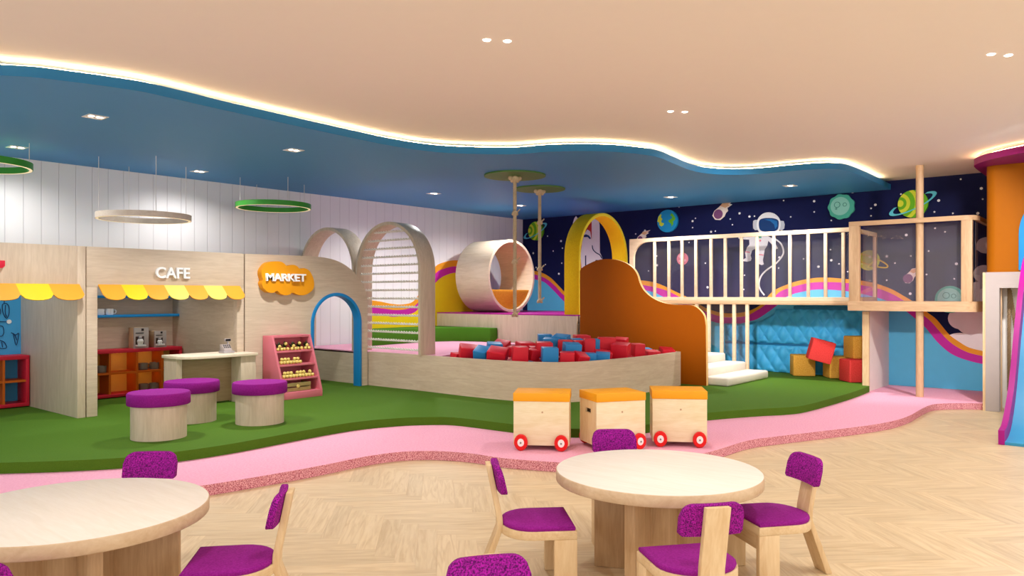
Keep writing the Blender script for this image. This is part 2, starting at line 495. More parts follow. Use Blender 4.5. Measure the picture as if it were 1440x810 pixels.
# ------------------------------------------------------------------ painted stripes on the space wall
def wallpts(pts): return [onX(x, y, WX) for x, y in pts]
o_top = [(742, 379), (751.5, 380.9), (762, 383.4), (774.6, 390.7), (785, 401), (797, 412.5), (815, 420), (840, 414), (866, 399), (885, 394), (900, 394), (920, 397), (933, 401.7), (950, 410), (966.7, 418), (985, 429), (996, 434.5), (1014, 439.6), (1034, 440.5), (1054, 437), (1072, 427), (1086.7, 410), (1113, 398), (1140, 391.7), (1163, 390.3), (1193, 392.7), (1214, 395), (1232.8, 399), (1254, 406.7), (1270.7, 416), (1284, 424), (1305, 439.8), (1317.5, 449.7), (1334, 469.6), (1348, 480), (1363, 488.7), (1384, 494), (1400, 497)]
om = [(742, 384), (751.5, 385.7), (766, 390.7), (778.7, 400), (795.5, 417), (815, 426), (840, 421), (866, 406), (885, 400), (900, 400), (933, 407), (956.7, 418), (985, 435), (1014, 445), (1034, 446), (1054, 442.5), (1083, 424), (1096, 411), (1113, 404), (1140, 397.7), (1166.7, 396.7), (1195, 398.5), (1232, 405), (1254, 413), (1270, 422), (1284, 431), (1299, 443.6), (1310, 452.8), (1326.7, 471.9), (1340, 484), (1360, 495), (1384, 501), (1400, 503)]
mb_ = [(742, 391), (751.5, 392.8), (766, 397), (780.8, 410.6), (795.5, 425.3), (815, 434), (840, 429), (866, 414), (885, 408), (900, 407), (920, 411), (930, 416), (956, 429), (985, 446), (1014, 455), (1034, 456), (1054, 452), (1068, 447), (1093.6, 429), (1107, 417), (1126.7, 410.7), (1153, 407), (1195, 410), (1232, 418), (1254, 426), (1274.7, 438), (1290, 450.5), (1302, 461), (1317.5, 480), (1332.8, 494), (1348, 502.4), (1369, 509), (1384, 512), (1400, 514)]
def resample(pts, ys):
    out = []
    for y in ys:
        for (a, za), (c, zc) in zip(pts, pts[1:]):
            if min(a, c) <= y <= max(a, c):
                out.append((y, za + (zc - za) * (y - a) / (c - a) if a != c else za)); break
    return out
T_ = catmull(wallpts(o_top), 6); Om_ = catmull(wallpts(om), 6); Mb_ = catmull(wallpts(mb_), 6)
ylo = max(T_[-1][0], Om_[-1][0], Mb_[-1][0]) + .001; yhi = min(T_[0][0], Om_[0][0], Mb_[0][0], WY) - .001
ys = [yhi + (ylo - yhi) * i / 240 for i in range(241)]
T_, Om_, Mb_ = resample(T_, ys), resample(Om_, ys), resample(Mb_, ys)
def band(top, bot, t, name, mat):
    b = MB(); b.prism(top + bot[::-1], WX - t, WX + .01, 'x')
    return b.build(name, mat, wr, smooth=False)
band(T_, Om_, .010, 'orange_stripe', M['mural_orange'])
band(Om_, Mb_, .010, 'magenta_stripe', M['mural_magenta'])
band(Mb_, [(y, .05) for y, z in Mb_], .009, 'blue_field', M['skyblue'])
# clouds at the right end of the mural
def disc_x(b, c, r, t0, t1, n=28, rz=None):
    b.prism(circle(c[0], c[1], r, n, rz), WX - t1, WX - t0, 'x')
cb = MB()
for i, (px, py, r) in enumerate(((1372, 445, .30), (1350, 448, .16), (1392, 455, .3))):
    disc_x(cb, onX(px, py, WX), r, -.01, .0033 + i * .001)
cb.build('cloud', M['cloud_shade'], wr, smooth=False)
cb = MB(); disc_x(cb, onX(1350, 482, WX), .21, -.01, .0067, rz=.15); disc_x(cb, onX(1378, 488, WX), .2, -.01, .0077)
q = cb.build('cloud', M['cloud'], wr, smooth=False)
cb = MB()
for i, (px, py, r) in enumerate(((1376, 415, .2), (1395, 425, .22), (1383, 385, .13), (1386, 345, .12))): disc_x(cb, onX(px, py, WX), r, -.01, .0036 + i * .001)
cb.build('cloud', M['cloud'], wr, smooth=False)
# stars
stars = [(974, 311), (974, 320), (978, 307), (1000, 326), (1006, 325), (1112, 305), (1145, 283), (1145, 298), (1169, 310), (1199, 270), (1225, 293), (1225, 303.5), (1231, 288), (1267, 273), (1351, 252), (1380, 265), (1382, 280), (1314, 298), (1320, 282), (1102, 282), (1061, 304), (1054, 304.5),
         (912, 381), (923.6, 360), (924, 373), (969, 341), (992, 370), (995, 404), (1047, 387), (1046, 407), (1096, 362), (1130, 364), (1168, 351), (1169, 366), (1180, 371), (1150, 375), (1151, 375), (1192, 382), (1095, 377),
         (1274.5, 330.5), (1315, 321), (1329, 326), (1355, 319), (1306, 353), (1281, 360), (1247, 360.5), (1258.6, 370), (1247, 394), (1345, 371), (1303, 386), (1342, 392), (1280, 413), (1319, 412), (1353, 349),
         (789, 339), (791, 349), (770, 332), (750, 356), (767, 372), (754, 376), (786, 385), (790, 370), (778, 353), (760, 349), (795, 378), (894, 329), (907, 324.5), (940, 297), (955, 291), (1040, 300), (1030, 316), (1027, 308), (1280, 276), (1340, 300), (1362, 320), (1375, 300), (1366, 372), (1205, 345), (1375, 350), (1380, 380)]
sb = MB(); rs = random.Random(5)
for i, (x, y) in enumerate(stars):
    c = onX(x, y, WX); r = (.021 if i % 3 == 0 else .013) * (1 if x > 880 else 1.1)
    if i % 7 == 3:
        pts = [(c[0] + math.cos(k * PI / 5 + PI / 2) * (r * 1.5 if k % 2 == 0 else r * .6), c[1] + math.sin(k * PI / 5 + PI / 2) * (r * 1.5 if k % 2 == 0 else r * .6)) for k in range(10)]
        sb.prism(pts, WX - .004, WX + .01, 'x')
    else: disc_x(sb, c, r, -.01, .004, 10)
tag(sb.build('star', M['star'], wr, smooth=False), kind='stuff')

# ------------------------------------------------------------------ wavy yellow hill on the white wall
def wy(pts): return [onY(x, y, WY) for x, y in pts]
oT = catmull(wy([(509, 421), (519.5, 422), (533.7, 424), (552, 427.5), (567, 428), (580, 424.5), (589.5, 413), (600, 392), (612, 375), (624.5, 368.7), (641, 366), (658, 370), (676, 385), (690, 404), (704, 419)]), 6)
oM = catmull(wy([(509, 430), (519.5, 431.7), (539, 434), (557, 436), (575, 433.6), (588, 425), (600, 404), (612.8, 384), (624.5, 377.8), (640, 374.5), (656, 378), (673, 393), (688, 412), (704, 426)]), 6)
oB = catmull(wy([(509, 438.5), (519.5, 440), (539, 443), (554.5, 445.7), (578, 441), (588, 434), (600, 415), (612.8, 397), (624.5, 388), (640, 383.5), (654, 387), (670, 401), (686, 420), (704, 434)]), 6)
for nm, top, bot, mat in (('orange_stripe', oT, oM, 'mural_orange'), ('magenta_stripe', oM, oB, 'mural_magenta'), ('yellow_field', oB, None, 'mural_yellow')):
    bot = bot if bot else [(oB[0][0], .7), (oB[-1][0], .7)]
    b = MB(); b.prism(top + bot[::-1], WY - .006, WY + .01, 'y'); b.build(nm, M[mat], wl, smooth=False)

# ------------------------------------------------------------------ floor levels
pk = [(-120, 722), (0, 712), (140, 701), (286.7, 682.4), (395.6, 664.8), (460, 653), (520, 641), (570, 635), (620, 634.5), (665, 638), (710.7, 644.6), (783, 650), (850, 653), (930, 647), (993, 636.7), (1050, 620), (1090, 614), (1133, 609), (1200, 601), (1235, 596), (1260, 591), (1280, 584), (1297, 574.5), (1311, 569), (1330, 567.3), (1358, 567), (1383, 567.5)]
pk = catmull([onz(x, y, PINK) for x, y in pk], 8)
b = MB(); b.prism(pk + [(pk[-1][0], 1.66), (WX - .014, 1.66), (WX - .014, WY - .014), (-1, WY - .014)], .002, PINK, mi=0, side=1)
tag(b.build('play_mat', [M['pink'], M['pink_edge']], bevel=0), 'wavy edged pink raised floor mat running along the oak floor', 'floor mat')
tf = [(-150, 653), (-60, 652), (0, 650.7), (90, 648), (180, 643), (250, 635), (310, 626.5), (360, 618), (430, 605), (500, 593.5), (560, 588), (600, 586.5), (633, 586.7), (667, 590), (720, 596.5), (760, 600.5), (805, 603), (850, 602), (910, 597), (950, 588), (995, 580.5), (1067, 575), (1105, 573), (1133, 569.5), (1177, 558), (1205, 549.5), (1222.7, 542.7)]
tf = catmull([onz(x, y, TURF) for x, y in tf], 8)
b = MB(); b.prism(tf + [(tf[-1][0], 3.25), (WX - .02, 3.25), (WX - .02, WY - .01), (-.5, WY - .01)], PINK + .001, TURF)
tag(b.build('turf_platform', M['turf']), 'green turf platform with a wavy front edge under the play stalls', 'play platform')

# ------------------------------------------------------------------ dropped blue canopy with cove light
bt = [(0, 106), (50, 109), (100, 115), (150, 121.5), (200, 129), (250, 140), (300, 151.5), (400, 173.5), (500, 195), (550, 205), (600, 212.5), (650, 216), (720, 217), (770, 213.5), (820, 212.5), (870, 214), (920, 220), (945, 229), (970, 239), (995, 244), (1030, 246), (1070, 244.5), (1120, 240), (1160, 237.5), (1185, 239), (1205, 245), (1225, 253.5), (1249, 265)]
edge = catmull([onz(x, y, CAN0) for x, y in bt], 8)
edge[-1] = (WX, edge[-1][1])
edge = [(-2.5, 5.9), (-1, 6.05), (.6, 6.35)] + edge
can = thing('ceiling_canopy', 'glossy blue wavy dropped ceiling panel edged with hidden warm light', 'ceiling panel', (6, 9, CAN0))
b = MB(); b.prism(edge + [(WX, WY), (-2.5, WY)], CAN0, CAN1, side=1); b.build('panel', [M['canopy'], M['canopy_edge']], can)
def offset(path, d):
    out = []
    for i, p in enumerate(path):
        a = path[max(i - 1, 0)]; c = path[min(i + 1, len(path) - 1)]
        t = Vector((c[0] - a[0], c[1] - a[1])).normalized()
        out.append((p[0] - t.y * d, p[1] + t.x * d))
    return out
def strip(b, path, d0, d1, z):
    A, B = offset(path, d0), offset(path, d1)
    n = len(path)
    b.add([(x, y, z - .002) for x, y in A] + [(x, y, z + .014) for x, y in B], [(i, i + 1, n + i + 1, n + i) for i in range(n - 1)])
b = MB(); strip(b, edge[:-2], .058, .062, CAN1 + .004)
tag(b.build('led_strip', M['led'], can, smooth=False), 'warm glowing light strip')

# magenta canopy over the orange house on the right
mg = [(11.75, 1.75), (11.45, 1.72), (11.15, 1.55), (10.9, 1.28), (10.74, .95), (10.7, .4), (10.7, -1.6)]
mg = catmull(mg, 6)
can2 = thing('ceiling_canopy', 'dark magenta dropped ceiling panel above the orange house', 'ceiling panel', (12, 0, CAN0))
b = MB(); b.prism(mg + [(12.6, -1.6), (12.6, 1.75)], CAN0, CAN1); b.build('panel', M['plum'], can2)
b = MB(); strip(b, mg, .058, .062, CAN1 + .004); b.build('led_strip', M['led'], can2, smooth=False)

# ------------------------------------------------------------------ recessed lights
def downlight(x, y, z, label, square=True, group=None, energy=60, ang=110):
    t = thing('recessed_spotlight', label, 'ceiling light', (x, y, z), group)
    b = MB(); s = .088
    if square:
        for x0, y0, x1, y1 in ((-s, -s, s, -s + .02), (-s, s - .02, s, s), (-s, -s + .02, -s + .02, s - .02), (s - .02, -s + .02, s, s - .02)):
            b.box(x + x0, y + y0, z - .006, x + x1, y + y1, z + .002)
        b.box(x - s + .02, y - s + .02, z - .001, x + s - .02, y + s - .02, z + .001)
        b.build('frame', M['white'], t, smooth=False)
    lx, ly = (-.045, .045) if square else (.0, .0)
    for k in (-1, 1):
        b = MB(); dx = k * .036 if square else k * .075
        b.lathe([(0, z - .004), (.024, z - .004), (.028, z - .0005)], (x + (dx if square else dx * .75), y + (0 if square else -dx * .65), 0), 14)
        b.build('lamp', M['lamp'], t)
    ld = bpy.data.lights.new('spot', 'SPOT'); ld.energy = energy; ld.spot_size = math.radians(ang); ld.spot_blend = .7
    ld.shadow_soft_size = .07; ld.color = (1, .975, .945)
    lo = bpy.data.objects.new('light_source', ld); COL.objects.link(lo); lo.parent = t; lo.location = (0, 0, -.03)
    return t
DL = [((24, 207), 'square spotlight in blue ceiling beside the leftmost green ring lamp'), ((134, 164), 'square spotlight in blue ceiling nearest the viewer, on the left'),
      ((280, 241), 'square spotlight in blue ceiling between the beige and green ring lamps'), ((413, 211), 'square spotlight in blue ceiling above the whole green ring lamp'),
      ((610, 272), 'square spotlight in blue ceiling left of the hanging ropes'), ((731, 289), 'square spotlight in blue ceiling behind the front hanging rope'),
      ((943, 277), 'square spotlight in blue ceiling above the earth picture'), ((1111, 261), 'square spotlight in blue ceiling right of the astronaut picture')]
for (p, l) in DL:
    x, y = onz(p[0], p[1], CAN0); downlight(x, y, CAN0, l, True, 'spotlights in the blue ceiling', {24: 62, 280: 66, 134: 190, 610: 190, 731: 190, 943: 240, 1111: 240}.get(p[0], 250), 160 if p[0] in (24, 280, 610, 731) else 125)
for (p, l) in (((699, 57), 'pair of tiny round spots in the peach ceiling above the ropes'), ((953, 157), 'pair of tiny round spots in the peach ceiling above the railing'), ((1406, 77), 'pair of tiny round spots in the peach ceiling at far right')):
    x, y = onz(p[0], p[1], CEIL); downlight(x, y, CEIL, l, False, 'spots in the peach ceiling', 82, 150)
for x, y in ((1.4, 3.6), (1.4, .88), (4.15, .88), (1.4, -1.85), (4.15, -1.85), (6.8, -1.85), (9.6, .85)):  # unseen spots continuing the ceiling grid, added for more light
    downlight(x, y, CEIL, 'added pair of tiny round spots in the peach ceiling, out of view', False, 'added ceiling spots out of view', 220 if x > 9 else 82, 150)

# added fill beams without lamp heads, brightening the space wall
def fill_spot(x, y, aim, energy, ang):
    ld = bpy.data.lights.new('wall_fill', 'SPOT'); ld.energy = energy; ld.spot_size = math.radians(ang); ld.spot_blend = .8
    ld.shadow_soft_size = .12; ld.color = (1, .97, .95)
    lo = bpy.data.objects.new('light_source', ld); COL.objects.link(lo); lo.location = (x, y, CEIL - .03)
    lo.rotation_euler = (Vector(aim) - lo.location).to_track_quat('-Z', 'Y').to_euler()
_x, _y = onz(953, 157, CEIL); fill_spot(_x, _y, (13.2, 6.0, 1.1), 1500, 44)
fill_spot(9.6, .85, (13.2, 3.6, .9), 480, 72)
fill_spot(4.15, .88, (13.2, 2.75, .75), 1500, 22)
# ================================================================== STALLS along the white wall
def XF(px): return onY(px, 500, FY)[0]
TOPZ = 2.04
x_a0, x_a1 = 1.55, XF(120.3)             # left stall
x_b0, x_b1 = XF(122), XF(343)            # cafe
x_c0, x_c1 = XF(344.5), XF(516.8)        # market
BK = WY - .03

def text_mesh(s, size, depth, name, mat, parent, x, z, y, spacing=1.0, wide=1.0):
    cu = bpy.data.curves.new('lettering', 'FONT'); cu.body = s; cu.size = size; cu.extrude = depth / 2; cu.bevel_depth = 0
    cu.align_x = 'CENTER'; cu.space_character = spacing; cu.offset = .0035
    to = bpy.data.objects.new('lettering', cu); COL.objects.link(to)
    dg = bpy.context.evaluated_depsgraph_get(); dg.update()
    me = bpy.data.meshes.new_from_object(to.evaluated_get(dg))
    bpy.data.objects.remove(to)
    me.transform(Matrix.Diagonal((wide, 1, 1, 1))); me.transform(Matrix.Rotation(PI / 2, 4, 'X'))
    off = Vector((x, y, z)); p = parent
    while p is not None: off -= Vector(p.location); p = p.parent
    me.transform(Matrix.Translation(off))
    me.materials.clear(); me.materials.append(mat)
    o = bpy.data.objects.new(name, me); COL.objects.link(o); o.parent = parent
    return o

def awning(parent, x0, x1, z0, n, cols, drop=.17, out=.13, y=FY):
    """scalloped valance sloping out from the fascia"""
    b = MB(); w = (x1 - x0) / n; th = .012
    for i in range(n):
        a = x0 + i * w; K = 10
        top = []; bot = []
        for k in range(K + 1):
            u = k / K; xx = a + w * u
            d = .66 + .34 * math.sqrt(max(0, 1 - (2 * u - 1) ** 2))
            top.append((xx, y - .004, z0)); bot.append((xx + .02, y - .004 - out * d, z0 - drop * d))
        vs = top + bot + [(p[0], p[1] + th, p[2] - th * .5) for p in top] + [(p[0], p[1] + th, p[2] - th * .5) for p in bot]
        m = K + 1; fs = []
        for k in range(K):
            fs += [(k, k + 1, m + k + 1, m + k), (2 * m + k, 3 * m + k, 3 * m + k + 1, 2 * m + k + 1), (m + k, m + k + 1, 3 * m + k + 1, 3 * m + k), (k, 2 * m + k, 2 * m + k + 1, k + 1)]
        fs += [(0, m, 3 * m, 2 * m), (K, 2 * m + K, 3 * m + K, m + K)]
        b.add(vs, fs, cols[i])
    return b.build('awning', [M['amber'], M['yellow'], M['lemon']], parent, smooth=False)

# ---- left stall
t = thing('play_stall', 'pale wooden stall with yellow awning and blue back wall at far left', 'play stall', (x_a1, FY, TURF))
b = MB(); xs0 = XF(108.7)
b.box(xs0, FY, TURF, x_a1, BK, TOPZ); b.build('side_panel', M['oakV'], t, bevel=.004)
b = MB(); b.box(x_a0, FY, 1.60, xs0, FY + .09, TOPZ); b.build('fascia', M['oakV'], t, bevel=.004)
b = MB(); b.box(x_a0, BK - .02, TURF, xs0, BK, TOPZ - .05); mu = b.build('back_panel', M['booth_blue'], t)
# line drawings on the back panel
by = BK - .024
def bp(pts): 
    return [(onY(x, y, by)[0], by, onY(x, y, by)[1]) for x, y in pts]
def c5(l): return [(x / 3.856, 390 + y / 3.856) for x, y in l]
b = MB()
for l in ([(22, 105), (22, 140), (12, 150), (16, 190), (34, 222), (48, 200), (48, 160), (36, 142), (22, 140)], [(30, 150), (28, 190), (36, 215)], [(-20, 240), (42, 240)],
          [(0, 262), (16, 268), (20, 300), (10, 318), (-8, 320)], [(72, 305), (86, 312), (102, 304), (88, 368), (72, 305)], [(80, 312), (92, 340)], [(-10, 340), (20, 350), (36, 380), (10, 386), (-14, 378)], [(8, 350), (14, 380)],
          [(60, 300), (72, 305)], [(-6, 160), (4, 185), (-4, 205)]):
    b.tube(catmull(bp(c5(l)), 4), .0045, 5)
b.build('line_drawing', M['line'], mu)
b = MB(); c = bp(c5([(49, 240)]))[0]; b.lathe([(0, by - .004), (.026, by - .004), (.026, by)], (c[0], 0, c[2]), 16, axis='y'); b.build('line_drawing', M['mug'], mu)
w1 = XF(113) - x_a0
wd = w1 / 6.0
awning(t, x_a0 + .0, XF(111.5), onY(100, 399.5, FY)[1], 6, [0, 1, 0, 1, 0, 1][::1] if False else [1, 0, 2, 0, 1, 0], .17, .13)
sg = MB(); a = onY(-14, 366, FY); c = onY(5, 377, FY)
sg.prism([(c[0] - .35, a[1]), (c[0], a[1]), (c[0], c[1] + .02), (c[0] - .02, c[1]), (c[0] - .35, c[1])], FY - .05, FY, 'y')
tag(sg.build('sign', M['red'], t, bevel=.004), 'red sign edge')

# ---- cafe stall
t = thing('cafe_stall', 'pale wooden stall lettered CAFE with blue shelf inside and yellow awning', 'play stall', ((x_b0 + x_b1) / 2, FY, TURF))
xj0, xj1 = XF(137.2), XF(333.5)
b = MB(); b.box(x_b0, FY, TURF, xj0, FY + .09, 1.60); b.build('pillar', M['oakH'], t, bevel=.004)
b = MB(); b.box(xj1, FY, TURF, x_b1, FY + .09, 1.60); b.build('pillar', M['oakH'], t, bevel=.004)
b = MB(); b.box(x_b0, FY, 1.60, x_b1, FY + .09, TOPZ); b.build('fascia', M['oakH'], t, bevel=.004)
b = MB(); b.box(x_b1 - .09, FY + .09, TURF, x_b1, BK, TOPZ - .01); b.build('side_panel', M['oakY'], t)
b = MB(); b.box(x_b0 + .02, BK - .02, TURF, x_b1 - .09, BK, TOPZ - .01); b.build('back_panel', M['oakH'], t)
for z in (1.215, 1.47):
    b = MB(); b.box(x_b0 + .02, BK - .22, z, x_b1 - .09, BK - .02, z + .035); tag(b.build('shelf', M['blue'], t, bevel=.004), 'bright blue shelf')
awning(t, XF(137.8), XF(337), onY(240, 401, FY)[1], 7, [0, 1, 0, 2, 0, 2, 0])
cx, cz = onY(242, 391, FY)
text_mesh('CAFE', .178, .03, 'lettering', M['letter'], t, cx, cz, FY - .018)

# ---- market stall
t = thing('market_stall', 'pale wooden facade with rounded corner, MARKET sign and blue arched doorway', 'play stall', ((x_c0 + x_c1) / 2, FY, TURF))
top = [(360, 357.4), (424.8, 359.8), (445, 361), (458.5, 362.6), (474, 366.8), (487, 373.8), (500, 385), (509, 398), (515, 412), (517.3, 427.7)]
tp = [(x_c0, TOPZ)] + catmull([onY(x, y, FY) for x, y in top], 4) + [(x_c1, 1.25), (x_c1, TURF)]
dl, dr = XF(437), XF(507.6); dcx = (dl + dr) / 2; dR = (dr - dl) / 2; dsp = 1.543 - dR
def arch_path(cx, R, sp, base, n=28):
    return [(cx + R, base)] + [(cx + R * math.cos(PI * k / n), sp + R * math.sin(PI * k / n)) for k in range(n + 1)] + [(cx - R, base)]
door = arch_path(dcx, dR, dsp, TURF)           # right foot, over the arch, left foot
b = MB(); b.prism(tp + door + [(x_c0, TURF)], FY, FY + .09, 'y'); b.build('facade', M['oakH'], t, smooth=False)
def arch_ring(b, cx, R, sp, base, th, d0, d1, axis, mi=0, n=36):
    o = arch_path(cx, R, sp, base, n); i = arch_path(cx, R - th, sp, base, n)
    rings = []
    for p, q in zip(o, i):
        if axis == 'y': rings.append([(p[0], d0, p[1]), (q[0], d0, q[1]), (q[0], d1, q[1]), (p[0], d1, p[1])])
        else: rings.append([(d0, p[0], p[1]), (d0, q[0], q[1]), (d1, q[0], q[1]), (d1, p[0], p[1])])
    b.loft(rings, mi=mi)
b = MB(); arch_ring(b, dcx, dR, dsp, TURF, .045, FY - .02, FY + .12, 'y'); tag(b.build('door_frame', M['blue'], t, bevel=.004), 'bright blue arched door frame')
# cloud sign
def cl(l): return [onY(320 + x / 12, 330 + y / 12, FY) for x, y in l]
def cs(l): return [onY(360 + x / 3.859, 350 + y / 3.859, FY) for x, y in l]
cloud = cs([(10, 150), (8, 122), (18, 100), (36, 80), (60, 70), (105, 69), (128, 78), (146, 98), (160, 90), (185, 87), (206, 94), (222, 108), (246, 105), (272, 118), (284, 138), (296, 168), (298, 200), (290, 222), (268, 240), (240, 250), (208, 246), (186, 234), (166, 244), (138, 250), (110, 240), (92, 226), (70, 236), (44, 232), (22, 214), (10, 188), (16, 168)])
s = thing('market_sign', 'orange cloud shaped sign lettered MARKET on the wooden facade', 'sign', (cloud[0][0], FY, 1.7))
cloud_l = cs([(10, 150), (8, 122), (18, 100), (36, 80), (60, 70), (105, 69), (128, 78), (146, 98), (158, 120), (168, 160), (174, 205), (172, 236), (158, 248), (138, 252), (112, 244), (92, 228), (74, 238), (46, 236), (22, 216), (10, 188), (17, 168)])
cloud_r = cs([(140, 110), (160, 92), (185, 87), (206, 94), (222, 108), (246, 105), (272, 118), (286, 140), (297, 168), (299, 200), (290, 224), (268, 242), (240, 252), (208, 248), (186, 238), (150, 236)])
for pts_, d_ in ((cloud_l, .095), (cloud_r, .07)):
    b = MB(); b.prism(catmull(pts_, 4, True), FY - d_, FY - .001, 'y'); b.build('board', M['orange_sign'], s)
mx_, mz_ = cs([(155, 180)])[0]
text_mesh('MARKET', .138, .03, 'lettering', M['letter'], s, mx_ - .05, mz_ + .012, FY - .105, .96, 1.2)

# ---- cubby shelves
def cubby(x0, divs, x1, y0, y1, z0, z1, label, backmat, lit=()):
    t = thing('cubby_shelf', label, 'shelf', ((x0 + x1) / 2, y0, z0))
    th = .035
    b = MB(); b.box(x0, y0, z1 - .045, x1, y1, z1); b.build('top', M['red'], t, bevel=.003)
    b = MB(); b.box(x0, y0, z0, x1, y1, z0 + .04); b.build('base', M['red'], t, bevel=.003)
    for xa in (x0, x1 - th):
        b = MB(); b.box(xa, y0, z0 + .04, xa + th, y1, z1 - .045); b.build('side_panel', M['red'], t, bevel=.003)
    for d in divs:
        b = MB(); b.box(d - .012, y0 + .005, z0 + .04, d + .012, y1, z1 - .045); b.build('divider', M['cubby_orange'], t)
    zm = (z0 + z1) / 2
    edges = [x0 + th] + [q for d in divs for q in (d - .012, d + .012)] + [x1 - th]
    for i in range(0, len(edges), 2):
        b = MB(); b.box(edges[i], y0 + .005, zm - .012, edges[i + 1], y1 - .012, zm + .012); b.build('shelf', M['cubby_orange'], t)
    b = MB(); b.box(x0 + th, y1 - .012, z0 + .04, x1 - th, y1, z1 - .045); b.build('back_panel', backmat, t)
    for i in lit:
        for zt_ in (z1 - .047, zm - .014):
            b = MB(); b.box(edges[i] + .05, y0 + .14, zt_ - .008, edges[i + 1] - .05, y0 + .16, zt_); tag(b.build('light_strip', M['shelf_glow'], t), 'warm glowing light strip')
    return t
M['cubby_back'] = plain('cubby_back_amber', 'f2c25e', .5)
cz0, cz1 = TURF + .012, .80
cd = [3.925, 4.27, 4.617, 4.953]
cy0, cy1 = 10.28, BK - .035
cubby(3.63, cd, 5.225, cy0, cy1, cz0, cz1, 'red and orange cubby shelf inside the CAFE stall with grey cups', M['cubby_back'], (4, 6))
cubby(2.15, [2.46, 2.77, 3.08], 3.345, cy0, cy1, cz0, cz1 - .01, 'red cubby shelf below the blue drawings in the far left stall', M['booth_blue'])

# ---- mugs
def mug(name, mat, label, x, y, z, r=.045, h=.085, rot=0, group=None):
    t = thing(name, label, 'mug', (0, 0, 0), group)
    b = MB(); b.lathe([(0, .006), (r * .86, .0), (r, .012), (r, h), (r - .006, h), (r - .008, .012), (0, .01)], n=18); b.build('cup', mat, t)
    b = MB(); b.tube(catmull([(r - .003, 0, h * .82), (r + .026, 0, h * .78), (r + .034, 0, h * .5), (r + .022, 0, h * .24), (r - .003, 0, h * .2)], 4), .007, 6); b.build('handle', mat, t)
    t.location = (x, y, z); t.rotation_euler.z = rot
    return t
yy = BK - .14
for px, l in ((140.5, 'left white mug on the blue shelf of the CAFE stall, partly behind the pillar'), (153.5, 'right white mug standing on the blue shelf of the CAFE stall')):
    mug('mug', M['mug'], l, onY(px, 440, yy)[0], yy, 1.25, 0.052, .08, 0, 'white mugs on the blue shelf')
yy = cy0 + .13; zm = (cz0 + cz1) / 2 + .012; zb = cz0 + .04
for px, z, l in ((143, zm, 'grey mug alone in the leftmost visible cubby of the CAFE shelf'), (201, zm, 'left grey mug in the upper right cubby'), (217, zm, 'right grey mug in the upper right cubby'),
                 (202, zb, 'left grey mug in the lower right cubby'), (216.5, zb, 'right grey mug in the lower right cubby')):
    mug('mug', M['grey'], l, onY(px, 500, yy)[0], yy, z, .062, .09, .1, 'grey mugs in the red cubby shelf')

# ---- coffee machines
def coffee(px0, px1, py0, label):
    y0 = cy0 + .05; x0, z0 = onY(px0, 488, y0)[0], .80
    x1 = onY(px1, 488, y0)[0]; w = x1 - x0; h = onY(px0, py0, y0)[1] - .80; d = .17
    t = thing('coffee_machine', label, 'coffee machine', ((x0 + x1) / 2, y0, z0))
    b = MB(); b.box(x0 - .0, y0 + .02, z0, x1, y0 + d, z0 + h); b.build('body', M['tan'], t, bevel=.006)
    b = MB()
    b.box(x0, y0, z0, x1, y0 + .02, z0 + .05 * 1); b.box(x0, y0, z0 + .05, x0 + w * .1, y0 + .02, z0 + h); b.box(x0 + w * .7, y0, z0 + .05, x1, y0 + .02, z0 + h)
    b.box(x0 + w * .1, y0, z0 + h * .58, x0 + w * .7, y0 + .02, z0 + h)
    b.build('front_frame', M['frame_white'], t)
    b = MB(); b.box(x0 + w * .1, y0 + .014, z0 + .05, x0 + w * .7, y0 + .0195, z0 + h * .58); b.build('recess', M['recess'], t)
    b = MB(); b.box(x0 + w * .5, y0 - .004, z0 + h * .84, x0 + w * .66, y0, z0 + h * .95); b.box(x0 + w * .1, y0 - .004, z0 + h * .72, x0 + w * .66, y0, z0 + h * .76); b.build('display', M['black'], t)
    b = MB(); b.box(x0 + w * .3, y0 - .016, z0 + h * .5, x0 + w * .5, y0 + .012, z0 + h * .58); b.build('spout', M['steel'], t)
    b = MB(); xx = x0 + w * .38; b.lathe([(0, z0 + .052), (w * .16, z0 + .052), (w * .21, z0 + h * .36), (w * .14, z0 + h * .46), (0, z0 + h * .46)], (xx, y0 - .02, 0), 14)
    b.box(x0 + w * .1, y0 - .06, z0 + .03, x0 + w * .7, y0, z0 + .05); b.build('drip_tray', M['mug'], t)
coffee(188.5, 209, 461, 'larger white fronted coffee machine on the red cubby shelf, left one')
coffee(217.5, 234, 465.5, 'smaller white fronted coffee machine on the red cubby shelf, right one')

# ---- counter
ct = thing('counter', 'pale wooden counter with rounded left end in front of the CAFE opening', 'counter', (4.8, 8.85, TURF))
xr = XF(346.7) - .03
pts = [(5.232, 9.12), (5.232, 8.893), (xr, 8.893), (xr, 8.585), (4.62, 8.585)] + [(4.62 - .24 * math.sin(k / 10 * PI / 2), 8.825 - .24 * math.cos(k / 10 * PI / 2)) for k in range(1, 11)] + [(4.38, 9.12)]
pts = [(x, y) for x, y in pts]
b = MB(); b.prism(pts, .752, .788)
M['counter_top'] = wood('bleached_counter_top', 'f0e2cb', 'e0cdb0', (1.2, 8, 8))
b.build('worktop', M['counter_top'], ct, bevel=.004)
b = MB(); b.box(4.40, 8.80, TURF, 4.47, 8.86, .752); b.box(4.40, 8.86, TURF, 4.44, 9.10, .752); b.build('side_panel', M['oakV'], ct)
b = MB(); b.box(5.13, 8.62, TURF, xr - .01, 8.89, .752); b.build('side_panel', M['oakV'], ct, bevel=.003)
b = MB(); b.box(4.47, 8.84, TURF + .02, 5.13, 8.87, .752); b.build('front_panel', wood('counter_front_oak_shaded', 'ab9070', '94795a', (1.0, 9, 11)), ct)  # shade of the recess is put into this darker oak

